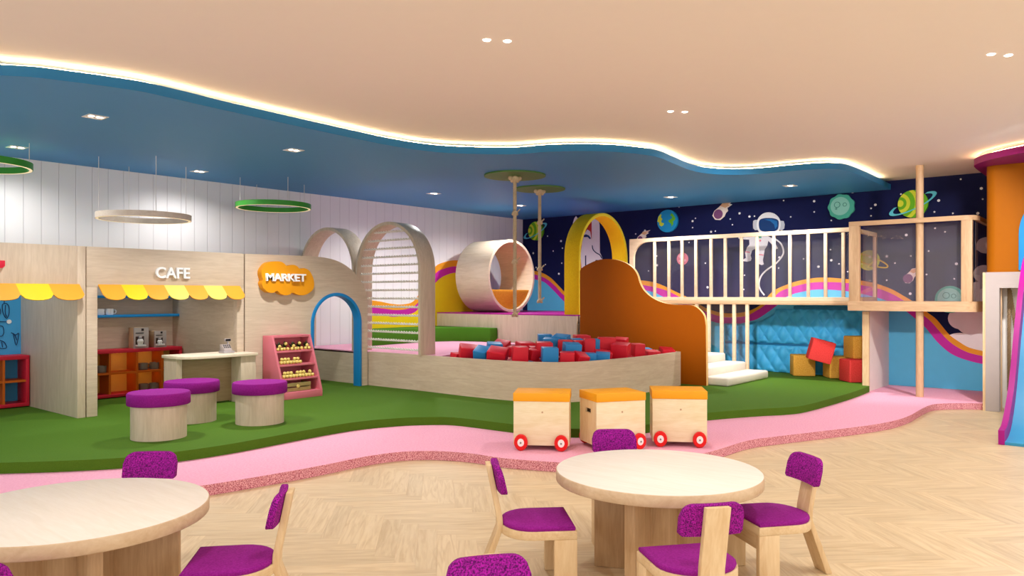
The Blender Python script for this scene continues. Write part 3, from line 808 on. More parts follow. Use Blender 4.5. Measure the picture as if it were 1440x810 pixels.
# ---- cash register
rx, ry = onY(319, 492, 8.82)[0], 8.82
reg_before = set(COL.objects)
t = thing('cash_register', 'small grey toy cash register on the right end of the CAFE counter', 'cash register', (rx, ry, .788))
b = MB(); b.box(rx - .10, ry - .09, .788, rx + .10, ry + .1, .828); b.build('cash_drawer', M['steel'], t, bevel=.006)
b = MB(); b.prism([(ry - .075, .828), (ry + .08, .828), (ry + .08, .935), (ry + .01, .94), (ry - .06, .865)], rx - .085, rx + .06, 'x'); b.build('body', M['frame_white'], t, bevel=.005)
b = MB()
for i in range(4):
    for j in range(3):
        u = .2 + .2 * i; yk = ry - .06 + .07 * (.15 + .27 * j); zk = .865 + .075 * (.15 + .27 * j)
        b.box(rx - .085 + .035 * i + .008, yk, zk + .002, rx - .085 + .035 * i + .028, yk + .014, zk + .016)
b.build('keypad', M['black'], t)
b = MB(); b.box(rx + .03, ry + .03, .93, rx + .05, ry + .05, 1.0); b.build('display_stem', M['steel'], t)
b = MB(); b.box(rx - .02, ry + .02, .985, rx + .09, ry + .06, 1.035); d = b.build('display', M['frame_white'], t, bevel=.004)
b = MB(); b.box(rx - .012, ry + .016, .993, rx + .082, ry + .0205, 1.027); b.build('screen', M['black'], d)

reg = [o for o in COL.objects if o not in reg_before]
for o in reg:
    if o.type == 'MESH': o.data.transform(Matrix.Scale(.72, 4))

# ---- market stand
sx0, sx1 = 5.6, 6.2; yb = 8.885; yf = 8.42; yt = 8.68; z0, z1 = TURF, .98
t = thing('market_stand', 'pink sloped display stand with four shelves of yellow fruit', 'display stand', ((sx0 + sx1) / 2, (yb + yf) / 2, z0))
prof = [(yf, z0), (yb, z0), (yb, z1), (yt, z1), (yf, z0 + .09)]
for xa in (sx0, sx1 - .03):
    b = MB(); b.prism(prof, xa, xa + .03, 'x'); b.build('side_panel', M['pink_paint'], t, bevel=.003)
xi0, xi1 = sx0 + .03, sx1 - .03
b = MB(); b.box(xi0, yb - .02, z0, xi1, yb, z1); b.build('back_panel', M['pink_paint'], t)
b = MB(); b.box(xi0, yt, z1 - .03, xi1, yb - .02, z1); b.build('top', M['pink_paint'], t, bevel=.003)
def front(z): return yf + (yt - yf) * (z - z0 - .09) / (z1 - z0 - .09)
b = MB(); b.box(xi0, yf, z0, xi1, yb - .02, z0 + .09); b.build('base', M['pink_paint'], t, bevel=.003)
sh = [z0 + .09, .435, .61, .785]
for z in sh[1:]:
    b = MB(); b.box(xi0, front(z), z - .025, xi1, yb - .02, z); b.build('shelf', M['pink_paint'], t, bevel=.003)
proto = {}
rf = random.Random(11)
def fruit(x, y, z, label, grp, r=.024):
    if 'f' not in proto:
        f0 = thing('yellow_fruit', label, 'fruit', (0, 0, 0), grp)
        b = MB(); b.sphere((0, 0, r), r, 10, 7, 1.0); b.build('flesh', M['fruit'], f0)
        b = MB(); b.tube([(0, 0, 2 * r - .002), (.002, 0, 2 * r + .008)], .003, 5); b.build('stalk', M['leaf'], f0)
        proto['f'] = f0
    f = proto['f'] if 'used' not in proto else copy_tree(proto['f'])
    proto['used'] = 1
    f.location = (x, y, z); f.rotation_euler.z = rf.random() * 6; f['label'] = label; f['group'] = grp
r = .024
for row, (z, x_to, nm) in enumerate(((sh[2], xi0 + .40, 'second'), (sh[1], xi1 - .01, 'third'))):
    fy = front(z)
    n = int((x_to - xi0 - .02) / (2 * r))
    cnt = 0
    for line, (dy, dz, o) in enumerate(((.03, 0, 0), (.078, 0, .5), (.054, .04, .5))):
        for i in range(n - (1 if o else 0)):
            if dz and i % 4 == 3: continue
            nm2 = ('front line', 'back line', 'upper layer')[line]
            fruit(xi0 + .02 + r + (i + o) * 2 * r, fy + dy, z + dz + .001, f'{ORD[i]} yellow fruit from left, {nm2}, {nm} shelf of pink stand', f'yellow fruit on the {nm} shelf', r)
# leafy plants with yellow heads on the top shelf
z = sh[3]; fy = front(z)
for i in range(5):
    x = xi0 + .06 + i * .105; y = fy + .05 + (.02 if i % 2 else 0)
    t = thing('fruit_bunch', f'{ORD[i]} dark leafy bunch with yellow fruit from left, top shelf of pink stand', 'fruit', (x, y, z), 'leafy fruit bunches on the top shelf')
    b = MB()
    for k in range(26):
        a = rf.random() * 2 * PI; l = .06 + rf.random() * .05; e = .4 + rf.random() * .9
        p = Vector((x, y, z + .03)); q = p + Vector((math.cos(a) * math.cos(e) * l * .7, math.sin(a) * math.cos(e) * l * .6, math.sin(e) * l))
        s_ = Vector((-math.sin(a), math.cos(a), 0)) * .009; m_ = (p + q) / 2 + Vector((0, 0, .008))
        b.add([p, m_ + s_, q, m_ - s_, m_ + Vector((0, 0, .006))], [(0, 1, 4), (1, 2, 4), (2, 3, 4), (3, 0, 4), (0, 3, 2, 1)])
    b.build('leaves', M['leaf'], t)
    for k, (dx, dy, dz) in enumerate(((-.028, -.03, 0), (.025, -.032, 0), (0, -.022, .036 + .03 * (i % 2)), (.0, .02, 0.0))):
        b = MB(); b.sphere((x + dx, y + dy, z + .022 + dz), .022, 10, 7); b.build('fruit_head', M['fruit'], t)
# crate on the bottom shelf
z = sh[0]; fy = front(z) + .05; xa, xb = xi0 + .03, xi0 + .42
t = thing('wooden_crate', 'slatted wooden crate on the bottom shelf of the pink stand', 'crate', ((xa + xb) / 2, fy, z))
M['crate'] = wood('old_crate_wood', 'b09a62', '8f7a48', (1.5, 8, 10))
for k in range(2):
    b = MB(); b.box(xa, fy, z + .005 + k * .06, xb, fy + .012, z + .05 + k * .06); b.build('slat', M['crate'], t)
b = MB(); b.box(xa, fy + .012, z + .005, xb, fy + .2, z + .02); b.build('bottom', M['crate'], t)
for xx in (xa, xb - .014):
    b = MB(); b.box(xx, fy + .012, z + .02, xx + .014, fy + .2, z + .11); b.build('end_panel', M['crate'], t)
b = MB(); b.lathe([(0, fy - .008), (.02, fy - .008), (.024, fy)], ((xa + xb) / 2, 0, z + .065), 14, axis='y'); b.build('latch', M['fruit'], t)

# ---- round stools
def stool(px, pyf, label):
    Zf = (CAMH - TURF) * F / (pyf - HY); R = .243
    Zc = Zf + R; x, y = cam((px - 720) / F * Zc, Zc)
    t = thing('round_stool', label, 'stool', (x, y, TURF), 'purple topped stools by the cafe')
    b = MB(); b.lathe([(0, TURF), (R, TURF), (R, .49), (0, .49)], (x, y, 0), 48); b.build('base', M['oakV'], t)
    b = MB(); b.lathe([(0, .486), (R + .028, .486), (R + .034, .492), (R + .034, .585), (R + .024, .60), (0, .60)], (x, y, 0), 48); b.build('cushion', M['purple_pad'], t, angle=50)
stool(223.5, 621.5, 'round purple topped wooden stool nearest the turf edge')
stool(270, 597, 'round purple topped wooden stool in front of the cafe counter')
stool(365.5, 599.5, 'round purple topped wooden stool beside the pink market stand')

# ---- ring pendants
def ring(x, y, z, R, mat, label, wires):
    t = thing('ring_pendant_lamp', label, 'pendant lamp', (x, y, z))
    b = MB(); h = .07; w = .045
    b.loft([[((R) * math.cos(a) + x, R * math.sin(a) + y, z), (R * math.cos(a) + x, R * math.sin(a) + y, z + h), ((R - w) * math.cos(a) + x, (R - w) * math.sin(a) + y, z + h), ((R - w) * math.cos(a) + x, (R - w) * math.sin(a) + y, z)]
            for a in [2 * PI * k / 72 for k in range(72)]], closed_path=True)
    b.build('ring', mat, t)
    b = MB()
    b.loft([[((R - .01) * math.cos(a) + x, (R - .01) * math.sin(a) + y, z - .002), ((R - .01) * math.cos(a) + x, (R - .01) * math.sin(a) + y, z - .0005), ((R - w + .01) * math.cos(a) + x, (R - w + .01) * math.sin(a) + y, z - .0005), ((R - w + .01) * math.cos(a) + x, (R - w + .01) * math.sin(a) + y, z - .002)]
            for a in [2 * PI * k / 72 for k in range(72)]], closed_path=True)
    b.build('diffuser', M['ring_glow'], t)
    for a in wires:
        cxx, cyy = x + (R - w / 2) * math.cos(a), y + (R - w / 2) * math.sin(a)
        b = MB(); b.tube([(cxx, cyy, z + h), (cxx, cyy, CAN0)], .004, 6); b.build('cable', M['cable'], t)
M['ring_beige'] = wood('beige_ring_wood', 'e6d8c8', 'd6c4b0', (4, 4, 6))
WA = [a + YAW for a in (-2.45, -.75, .8, 2.35)]
ring(4.45, 9.72, 2.455, .55, M['ring_beige'], 'beige wooden ring lamp hanging above the CAFE stall', WA)
ring(6.42, 9.9, 2.785, .535, M['green'], 'whole green ring lamp hanging above the MARKET stall', WA)
ring(2.62, 9.55, 2.87, .5, M['green'], 'green ring lamp cut off at the left edge', WA)
# ================================================================== RAISED PLAY DECK
def pitp(px, py): return onz(px, py, DECK)
fas = catmull([(7.37, FY - .012), (7.385, 8.3), (7.40, 7.78), (7.38, 6.9), (7.44, 6.15), (7.62, 5.70), (7.93, 5.46), (8.56, 5.34), (9.4, 5.28), (10.3, 5.31)], 8)
t = thing('play_deck', 'raised wooden play deck with curved front and pink top beside the market', 'play platform', (8.6, 7.5, TURF))
# curved front board (0.04 thick)
inn = offset(fas, .045)
b = MB(); b.prism(fas + inn[::-1], TURF, DECK + .003); b.build('front_board', M['oakR'], t, angle=50)
b = MB(); b.box(7.37, FY + .0, TURF, 7.41, WY - .04, DECK - .015); b.build('side_board', M['oakY'], t)
b = MB(); b.prism([(10.3, 5.31), (10.34, 5.36), (10.46, 5.9), (10.46, 8.3), (10.42, 8.3), (10.42, 5.95), (10.26, 5.36)], TURF, DECK + .003); b.build('end_board', M['oakH'], t, angle=50)
pitc = catmull([(7.42, 7.46), (7.7, 7.56), (8.6, 7.95), (9.4, 8.26), (10.0, 8.38), (10.46, 8.42)], 6)
b = MB(); b.prism(pitc + [(10.46, WY - .03), (7.37, WY - .03), (7.37, FY + .01), (7.42, FY + .01)], DECK - .035, DECK); b.build('deck_top', M['pink'], t, angle=50)
b = MB(); b.prism(pitc + offset(pitc, -.03)[::-1], TURF, DECK - .036); b.build('pit_wall', M['oakH'], t, angle=50)
PITF = .44
b = MB(); b.prism(inn[18:] + [(10.40, 8.36)] + offset(pitc, -.035)[::-1], PITF - .03, PITF); b.build('pit_floor', M['moss'], t)

# upper tier with the tube
t = thing('upper_platform', 'upper wooden platform with magenta top carrying the round tube', 'play platform', (11.8, 9, TURF))
b = MB(); b.box(10.5, 7.32, TURF, 10.54, WY - .03, TIER - .02); b.build('front_panel', M['oakV'], t)
b = MB(); b.box(10.5, 7.35, TIER - .02, WX - .02, WY - .03, TIER); b.build('platform_top', M['magenta'], t)
b = MB(); b.box(10.54, 7.52, TURF, WX - .02, 7.56, TIER - .02); b.build('end_panel', M['oakV'], t)
# green corner step
gp = [(8.9, WY - .04), (8.02, 9.85)] + catmull([(8.02, 9.85), (9.0, 9.93), (9.7, 9.9), (10.12, 9.68), (10.26, 9.35), (10.28, 9.05)], 6)[1:] + [(10.48, 9.05), (10.48, WY - .04)]
b = MB(); b.prism(gp, DECK + .001, .92)
tag(b.build('soft_step', M['moss'], bevel=.008, angle=50), 'green padded corner step on the pink deck below the tube', 'step')

# ---------------------------------------------------------------- wooden arches on the deck edge
def rope_strands(b, p0, p1, r, turns, strands=2, n=5, seg=None, mi=0):
    p0, p1 = Vector(p0), Vector(p1); d = p1 - p0; L = d.length; d.normalize()
    a = d.orthogonal().normalized(); c = d.cross(a)
    seg = seg or int(turns * 8)
    for s in range(strands):
        path = []
        for k in range(seg + 1):
            th = 2 * PI * (turns * k / seg + s / strands)
            path.append(p0 + d * (L * k / seg) + (a * math.cos(th) + c * math.sin(th)) * r * .6)
        b.tube(path, r * .47, n, mi=mi)
R = .71; SP = 1.865; TH = .045
t = thing('climbing_arch', 'tall wooden arch strung with white climbing ropes on the deck edge', 'climbing frame', (7.5, 8.49, DECK))
b = MB(); arch_ring(b, 8.49, R, SP, DECK, TH, 7.37, 7.66, 'x'); b.build('frame', M['oakV'], t, bevel=.003)
for k in range(15):
    z = .735 + k * .1215
    hw = R - TH if z < SP else math.sqrt(max(.01, (R - TH) ** 2 - (z - SP) ** 2))
    b = MB(); rope_strands(b, (7.44, 8.49 - hw - .01, z), (7.44, 8.49 + hw + .01, z), 0.019, 12 * hw / .66)
    b.build('rope', M['rope_white'], t)
t = thing('climbing_arch', 'empty wooden arch rising behind the market facade', 'climbing frame', (7.5, 9.93, DECK))
b = MB(); arch_ring(b, 9.93, R - .02, SP + .02, DECK, TH, 7.37, 7.66, 'x'); b.build('frame', M['oakV'], t, bevel=.003)
# yellow gate at the stair head
t = thing('yellow_arch', 'yellow felt covered arch at the head of the white steps', 'arch', (11.41, 7.45, TIER))
b = MB(); arch_ring(b, 11.41, .79, 2.17, TIER, .06, 7.36, 7.66, 'y', mi=[1, 0, 0, 0]); b.build('frame', [M['yellow_felt'], M['yellow_rim']], t, bevel=.004)

# ---------------------------------------------------------------- tube
ty0, ty1, tcx, tR = 9.38, 10.22, 11.3, .70
tcz = TIER + tR
t = thing('play_tube', 'large round wooden tube with mustard cushion on the upper platform', 'play tube', (tcx, (ty0 + ty1) / 2, TIER))
b = MB(); b.lathe([(tR - .006, ty0), (tR, ty0 + .006), (tR, ty1 - .006), (tR - .006, ty1), (tR - .05, ty1), (tR - .056, ty1 - .006), (tR - .056, ty0 + .006), (tR - .05, ty0), (tR - .006, ty0)], (tcx, 0, tcz), 72, axis='y')
M['tube_in'] = M['oakY']
b.build('shell', M['oakY'], t)
b = MB(); Ri = tR - .058; a0 = -PI / 2 - 1.15; a1 = -PI / 2 + 1.15; K = 24
bot = [(tcx + Ri * math.cos(a0 + (a1 - a0) * k / K), tcz + Ri * math.sin(a0 + (a1 - a0) * k / K)) for k in range(K + 1)]
ztop = bot[0][1]
poly = bot
b.prism(poly, ty0 + .05, ty1 - .05, 'y'); b.build('cushion', M['mustard'], t, bevel=.012)

# ---------------------------------------------------------------- hanging ropes
def knot(b, c, r):
    c = Vector(c)
    b.tube([c + Vector((math.cos(a) * r * .75, math.sin(a) * r * .75, math.sin(2 * a) * r * .5)) for a in [2 * PI * k / 16 for k in range(16)]], r * .55, 6, closed=True)
    b.sphere(c, r * .85, 8, 6)
    b.tube([c + Vector((r * .6, -r * .4, r * .2)), c + Vector((r * 1.9, -r * .8, r * 1.4))], r * .28, 6)
def hang(px, py, zb, Rd, knots, label):
    x, y = onz(px, py, CAN0)
    t = thing('hanging_rope', label, 'climbing rope', (x, y, CAN0))
    b = MB(); b.lathe([(0, CAN0 - .022), (Rd, CAN0 - .022), (Rd, CAN0 - .001), (0, CAN0 - .001)], (x, y, 0), 56); tag(b.build('ceiling_disc', M['olive'], t), 'round green disc')
    b = MB(); rope_strands(b, (x, y, zb), (x, y, CAN0 - .02), .026, 22, 3, 6, 200); b.build('rope', M['rope'], t)
    for z in knots:
        b = MB(); knot(b, (x, y, z), .038); b.build('knot', M['rope'], t)
    b = MB(); knot(b, (x, y, CAN0 - .06), .05); b.sphere((x - .06, y + .03, CAN0 - .045), .035, 8, 6); b.sphere((x + .06, y - .03, CAN0 - .045), .035, 8, 6); b.build('knot', M['rope'], t)
hang(724, 246, 1.25, .43, [1.24, 1.98, 2.66], 'front hanging knotted rope with green ceiling disc, the longer left one')
hang(759, 265, 1.42, .40, [1.42, 1.93, 2.66], 'rear hanging knotted rope with green ceiling disc, the shorter right one')

# ---------------------------------------------------------------- foam blocks in the pit
rimZ = [(600, 10.55), (632, 10.3), (660, 10.04), (690, 9.83), (720, 9.66), (760, 9.56), (813, 9.55), (850, 9.8), (867, 10.0), (900, 10.5), (957, 11.34)]
def rz(px):
    for (a, za), (c, zc) in zip(rimZ, rimZ[1:]):
        if a <= px <= c: return za + (zc - za) * (px - a) / (c - a)
    return 11
# px, py centre, depth behind the rim, width, height, colour, row, yaw, tilt
BL = [(660, 494.5, .36, .27, .16, 'r', 0, 12, 18), (678, 497, .30, .19, .15, 'b', 0, -20, 25), (700, 498.5, .27, .25, .15, 'r', 0, -14, 22), (731, 497.5, .24, .205, .19, 'r', 0, 6, 3), (749, 498.5, .42, .13, .14, 'r', 0, 35, 10),
      (773, 498.5, .22, .205, .185, 'b', 0, 4, 2), (797.5, 502, .24, .19, .13, 'r', 0, -4, 4), (816.5, 504, .3, .17, .13, 'r', 0, 30, 24), (830, 503, .34, .15, .12, 'b', 0, 3, 5), (847.5, 503, .3, .19, .13, 'b', 0, -8, 8),
      (873, 493, .36, .235, .2, 'r', 0, -24, 10), (896.5, 492, .38, .165, .18, 'r', 0, 18, 3), (916, 497.5, .3, .2, .1, 'r', 0, 15, 6), (938, 494.5, .34, .2, .1, 'r', 0, 8, 14), (643, 500.5, .28, .14, .08, 'r', 0, 40, 8),
      (695.5, 488.5, .75, .2, .13, 'b', 1, 10, 8), (765, 491, .55, .21, .19, 'r', 1, 5, 4), (804, 493, .5, .22, .2, 'b', 1, 10, 8), (795, 487, .85, .2, .17, 'r', 1, -5, 2), (848, 498.5, .55, .22, .1, 'r', 1, 6, 10),
      (828.5, 487.5, .72, .15, .22, 'r', 1, 3, 2), (838, 486, .88, .12, .19, 'b', 1, 30, 2), (853, 484, .8, .245, .19, 'r', 1, -3, 2), (908, 495, .6, .15, .12, 'b', 1, 12, 6), (815, 490, .95, .17, .22, 'r', 1, 12, 2), (722, 494, .62, .16, .13, 'r', 1, -20, 4),
      (705, 488, 1.1, .22, .15, 'r', 2, -25, 22), (739, 487, 1.0, .24, .12, 'r', 2, 25, 6), (766.5, 476.5, 1.35, .2, .13, 'b', 2, 4, 2), (775.5, 483, 1.05, .23, .15, 'b', 2, -15, 6), (789, 475.5, 1.15, .22, .08, 'b', 2, -24, 12), (810.5, 482, 1.2, .16, .12, 'b', 2, 10, 3),
      (873, 481, 1.2, .2, .12, 'r', 2, -20, 8), (818, 478, 1.5, .22, .14, 'r', 2, 12, 3), (752, 493, .9, .18, .12, 'r', 2, 20, 6)]
rows = {0: 'front row', 1: 'middle row', 2: 'back row'}
names = {'r': 'red', 'b': 'blue'}
bproto = {}
rb = random.Random(21)
def block(c, yaw, tilt, w, d, h, col, label):
    key = (col, round(w, 2), round(d, 2), round(h, 2))
    bb = MB(); bb.box(-w / 2, -d / 2, -h / 2, w / 2, d / 2, h / 2, bev=.012)
    o = bb.build('foam_block', M['pit_red'] if col == 'r' else M['pit_blue'])
    o.location = c; o.rotation_euler = (math.radians(tilt), math.radians(tilt * .35), math.radians(yaw) + YAW - PI / 2)
    return tag(o, label, 'foam block', 'foam blocks in the pit')
for row in (0, 1, 2):
    for col in 'rb':
        sel = sorted([q for q in BL if q[6] == row and q[5] == col])
        for i, (px, py, dz, w, h, c, rw, yaw, tilt) in enumerate(sel):
            Z = rz(px) + dz
            x, y = cam((px - 720) / F * Z, Z); z = CAMH - (py - HY) / F * Z
            block((x, y, z), yaw, tilt, w, max(.15, min(w, .2)), h, c, f'{ORD[i]} {names[col]} foam block from left, {rows[row]} of the pit heap')
            zz = z - h / 2 - .02
            while zz > PITF + .34:
                zz -= .125
                block((x, y + .01, zz), yaw + rb.uniform(-25, 25), 0, w * .92, .16, .12, rb.choice('rrb'), f'foam block wedged under the {ORD[i]} {names[col]} block, {rows[row]} of pit heap')
# layer the heap rests on
def inpoly(x, y, P):
    r_ = False
    for i in range(len(P)):
        x0, y0 = P[i]; x1, y1 = P[i - 1]
        if (y0 > y) != (y1 > y) and x < (x1 - x0) * (y - y0) / (y1 - y0) + x0: r_ = not r_
    return r_
PP = offset(inn[18:], .14) + [(10.28, 6.0), (10.28, 8.2)] + offset(pitc, -.17)[::-1]
n = 0
gx = 7.4
rowi = 0
while gx < 10.4:
    gy = 5.3; coli = 0
    while gy < 8.5:
        x = gx + rb.uniform(-.02, .02); y = gy + rb.uniform(-.02, .02)
        if inpoly(x, y, PP):
            col = 'r' if rb.random() < .62 else 'b'
            w = rb.uniform(.17, .21); h = rb.uniform(.14, .2)
            block((x, y, PITF + h / 2 + .003), rb.uniform(-45, 45), rb.uniform(0, 3), w, w, h, col, f'{names[col]} foam block low in the pit, {ORD[min(coli, 29)]} along line {ORD[min(rowi, 29)]} from the left rim')
            coli += 1
        gy += .265
    gx += .265; rowi += 1

# ---------------------------------------------------------------- orange stair screen
sc_px = [(815.5, 381), (818, 377), (825, 372.5), (837.5, 366.8), (850, 364.3), (864.8, 365), (879.5, 369.7), (890, 377), (896, 386.5), (900, 399), (906.7, 410), (920, 420.5), (936.7, 426.8), (955, 428.5), (973, 429.3), (983, 435), (990, 444.5), (992.5, 458)]
XS = 10.5
pr_ = catmull([onX(x, y, XS) for x, y in sc_px], 5)
yn = pr_[-1][0]
yfar = pr_[0][0]
t = thing('stair_screen', 'wavy burnt orange screen panel beside the white steps', 'screen panel', (XS, 6, TURF))
b = MB(); b.prism(pr_ + [(yn - .01, TURF), (yfar, TURF)], XS - .0, XS + .06, 'x', mi=0, side=1)
b.build('panel', [M['rust'], M['rust_edge']], t, smooth=True, angle=40)

# ---------------------------------------------------------------- white steps
t = thing('steps', 'white rounded steps climbing behind the orange screen', 'steps', (11.3, 6, TURF))
for k in range(8):
    y0 = 4.69 + k * .35; z1 = TURF + .126 * (k + 1) if k < 7 else TIER - .002
    xr_ = 12.10 - (0.0 if k else 0) ; 
    b = MB(); xe = 12.12 if k == 0 else 12.06
    b.prism([(10.58, y0), (xe, y0), (xe, y0 + .42 if k < 7 else 7.345), (10.58, y0 + .42 if k < 7 else 7.345)], TURF if k == 0 else z1 - .126 - .03, z1)
    b.build('step', M['step_white'], t, bevel=.03, angle=60)
# fill under the flight
b = MB(); b.prism([(5.15, TURF), (7.48, TURF), (7.48, TURF + .126 * 7 - .03), (7.1, TURF + .126 * 7 - .04), (5.15, TURF + .126 * 1.2)], 10.62, 12.0, 'x'); b.build('support', M['step_white'], t)

# ---------------------------------------------------------------- bridge
XB = 12.1
def yb_(px): return onX(px, 400, XB)[0]
BB0, BB1 = 1.358, 1.418
t = thing('bridge', 'wooden bridge deck above the blue padded alcove', 'bridge', (12.6, 5, BB0))
b = MB(); b.box(XB, 3.44, BB1 - .02, WX - .02, 7.34, BB1); b.build('deck', M['cream_wood'], t)
b = MB(); b.box(XB - .03, 3.44, BB0, XB + .03, 7.34, BB1 - .002); b.build('beam', M['tanY'], t, bevel=.003)
t = thing('bridge_railing', 'long cream balustrade along the bridge in front of the space wall', 'railing', (XB, 5, BB1))
ya, ye = yb_(886), 3.44
ya = min(ya, 7.33)
zt = 2.53
out = [(ye, BB1), (ya, BB1), (ya, zt), (ye, zt)]
w = .065
inner = [(ye, BB1 + .06), (ya - .09, BB1 + .06)] + [(ya - .09 - .28 + .28 * math.cos(k / 8 * PI / 2), zt - w - .28 + .28 * math.sin(k / 8 * PI / 2)) for k in range(9)] + [(ye, zt - w)]
b = MB(); b.prism(out + inner[::-1], XB - .025, XB + .025, 'x'); b.build('frame', M['cream_wood'], t, smooth=False, bevel=.003)
for px in (920.7, 940.7, 959.3, 978.7, 1000, 1020, 1042.7, 1064.7, 1088.3, 1111, 1136.7, 1161, 1186):
    y = yb_(px); b = MB(); b.box(XB - .02, y - .023, BB1 + .055, XB + .02, y + .023, zt - w + .005); b.build('baluster', M['cream_wood'], t, bevel=.003)
b = MB(); b.box(XB + .03, 3.44, BB1 + .03, XB + .038, ya - .05, zt - .03); b.build('glass_panel', M['glass'], t, smooth=False)
t = thing('stair_railing', 'cream upright bars between the white steps and the bridge', 'railing', (XB, 5, TURF))
def stepz(y):
    k = int((y - 4.69) / .35); k = max(0, min(7, k)); return TURF + .126 * (k + 1)
for px in (980, 997, 1015, 1032.6, 1051):
    y = yb_(px); b = MB(); b.box(XB - .024, y - .026, (stepz(y) - .03 if px != 1051 else TURF + .08), XB + .024, y + .026, BB0 + .004); b.build('baluster', M['cream_wood'], t, bevel=.003)
b = MB(); b.prism([(yb_(1049), TURF + .14), (yb_(1049), BB0), (yb_(960), BB0), (yb_(960), 1.0)], XB + .03, XB + .036, 'x'); b.build('glass_panel', M['glass'], t, smooth=False)

# ---------------------------------------------------------------- padded wall of the alcove
M['pad_dark'] = plain('blue_padding_seam', '1c6f9e', .55)
def tuft(y0, y1, z0, z1, name, parent, dd=.045, cell=.2, topcut=None):
    ny, nz = int((y1 - y0) / .018), int((z1 - z0) / .018)
    vs = []; fs = []
    for j in range(nz + 1):
        for i in range(ny + 1):
            y = y0 + (y1 - y0) * i / ny; z = z0 + (z1 - z0) * j / nz
            if topcut: z = min(z, topcut(y)) if j == nz else z0 + (min(z1, topcut(y)) - z0) * j / nz
            u = (y / cell + z / (cell * 1.45)); v = (y / cell - z / (cell * 1.45))
            h = (abs(math.sin(PI * u)) * abs(math.sin(PI * v))) ** .6
            e = min(1, min(i, ny - i, j, nz - j) / 3)
            vs.append((WX - .06 - dd * h * e, y, z))
    m = ny + 1
    for j in range(nz):
        for i in range(ny): fs.append((j * m + i, j * m + i + 1, (j + 1) * m + i + 1, (j + 1) * m + i))
    k = len(vs)
    per = [i for i in range(m)] + [j * m + ny for j in range(1, nz + 1)] + [nz * m + i for i in range(ny - 1, -1, -1)] + [j * m for j in range(nz - 1, 0, -1)]
    bk = [(WX - .008, vs[i][1], vs[i][2]) for i in per]
    vs += bk
    for a in range(len(per)):
        c = (a + 1) % len(per); fs.append((per[a], per[c], k + c, k + a))
    fs.append([k + a for a in range(len(per))])
    b = MB(); b.add(vs, fs); return b.build(name, M['padding'], parent, angle=60)
t = thing('wall_padding', 'quilted blue padding on the alcove wall under the bridge', 'wall padding', (WX, 4.3, TURF))
cut = [(3.3, 9), (4.62, 9), (4.98, 1.2), (5.2, 1.07), (5.5, 1.0), (6.2, 1.0), (9, 1.0)]
def tc_(y):
    for (a, za), (c, zc) in zip(cut, cut[1:]):
        if a <= y <= c: return za + (zc - za) * (y - a) / (c - a)
    return 1.0
tuft(3.32, 5.9, .68, 1.27, 'upper_pad', t, .06, .23, tc_)
tuft(3.32, 5.9, TURF + .005, .64, 'lower_pad', t, .05, .23)
b = MB(); b.box(WX - .06, 3.32, 1.27, WX - .008, 4.65, 1.325); b.box(WX - .045, 3.32, .64, WX - .008, 5.9, .68); b.build('seam_rail', M['pad_dark'], t, bevel=.004)

# ---------------------------------------------------------------- partition under the tower
t = thing('partition', 'cream partition wall with wooden edge under the lookout tower', 'partition', (12.6, 3.2, PINK))
b = MB(); b.box(12.08, 3.16, PINK, WX - .01, 3.24, 1.27); b.build('panel', M['partition'], t)
b = MB(); b.box(12.03, 3.155, PINK, 12.08, 3.245, 1.27); b.build('edge_strip', M['birch'], t)

# ---------------------------------------------------------------- lookout tower
XT = 11.8
TB0, TB1 = 1.283, 1.42
t = thing('lookout_tower', 'raised wooden lookout platform with clear panels at the bridge end', 'lookout tower', (12.5, 2.6, TB0))
yl, yr = 3.37, 1.75; rr = .16
def tower_path(o, n=8):
    """plan outline of the front, o metres inside the face"""
    return [(WX - .02, yl - o), (XT + o, yl - o), (XT + o, yr + rr)] + [(XT + rr - (rr - o) * math.cos(k / n * PI / 2), yr + rr - (rr - o) * math.sin(k / n * PI / 2)) for k in range(1, n + 1)] + [(WX - .02, yr + o)]
b = MB(); b.prism(tower_path(0), TB0 + .02, TB1); b.build('platform', M['tanY'], t, angle=50)
b = MB(); A = tower_path(-.012); B = tower_path(.04); b.prism(A + B[::-1], TB0, TB1 + .002); b.build('beam', M['tanY'], t, angle=50)
b = MB(); A = tower_path(-.0); B = tower_path(.052); b.prism(A[1:] + B[1:][::-1], 2.52, 2.585); b.build('top_rail', M['tanY'], t, angle=50)
b = MB(); b.box(XT, yl - .145, TB1, XT + .08, yl, 2.52); b.build('post', M['tan'], t, bevel=.003)
b = MB(); b.box(XT + .005, 1.80, TB1, XT + .09, 1.93, 2.52); b.build('post', M['tan'], t, bevel=.003)
b = MB(); b.box(XT + .165, 1.88, TB1, XT + .173, yl - .145, 2.52); b.build('clear_panel', M['pane'], t, smooth=False)
b = MB(); b.box(XT + .14, yr + .03, TB1, WX - .05, yr + .038, 2.52); b.build('clear_panel', M['pane'], t, smooth=False)
# framed side gate
g0, g1 = XT + .1, WX - .14
fr = thing('side_gate', None, None, (0, 0, 0)); COL.objects.unlink(fr); bpy.data.objects.remove(fr)
b = MB()
b.prism([(g0, TB1), (g1, TB1), (g1, 2.50), (g0, 2.50), (g0, 2.44), (g1 - .07, 2.44), (g1 - .07, TB1 + .06), (g0, TB1 + .06)], yl - .07, yl - .02, 'y'); b.build('side_frame', M['birchH'], t, smooth=False, bevel=.003)
b = MB(); b.box(g0, yl - .05, TB1 + .06, g1 - .07, yl - .042, 2.44); b.build('clear_panel', M['pane'], t, smooth=False)
# pole
x, y = onz(1293, 558, PINK)
b = MB(); b.lathe([(0, PINK + .001), (.05, PINK + .001), (.05, CEIL - .001), (0, CEIL - .001)], (XT + .105, y, 0), 24)
tag(b.build('fire_pole', M['tan']), 'tall round wooden sliding pole from pink mat to ceiling', 'pole')

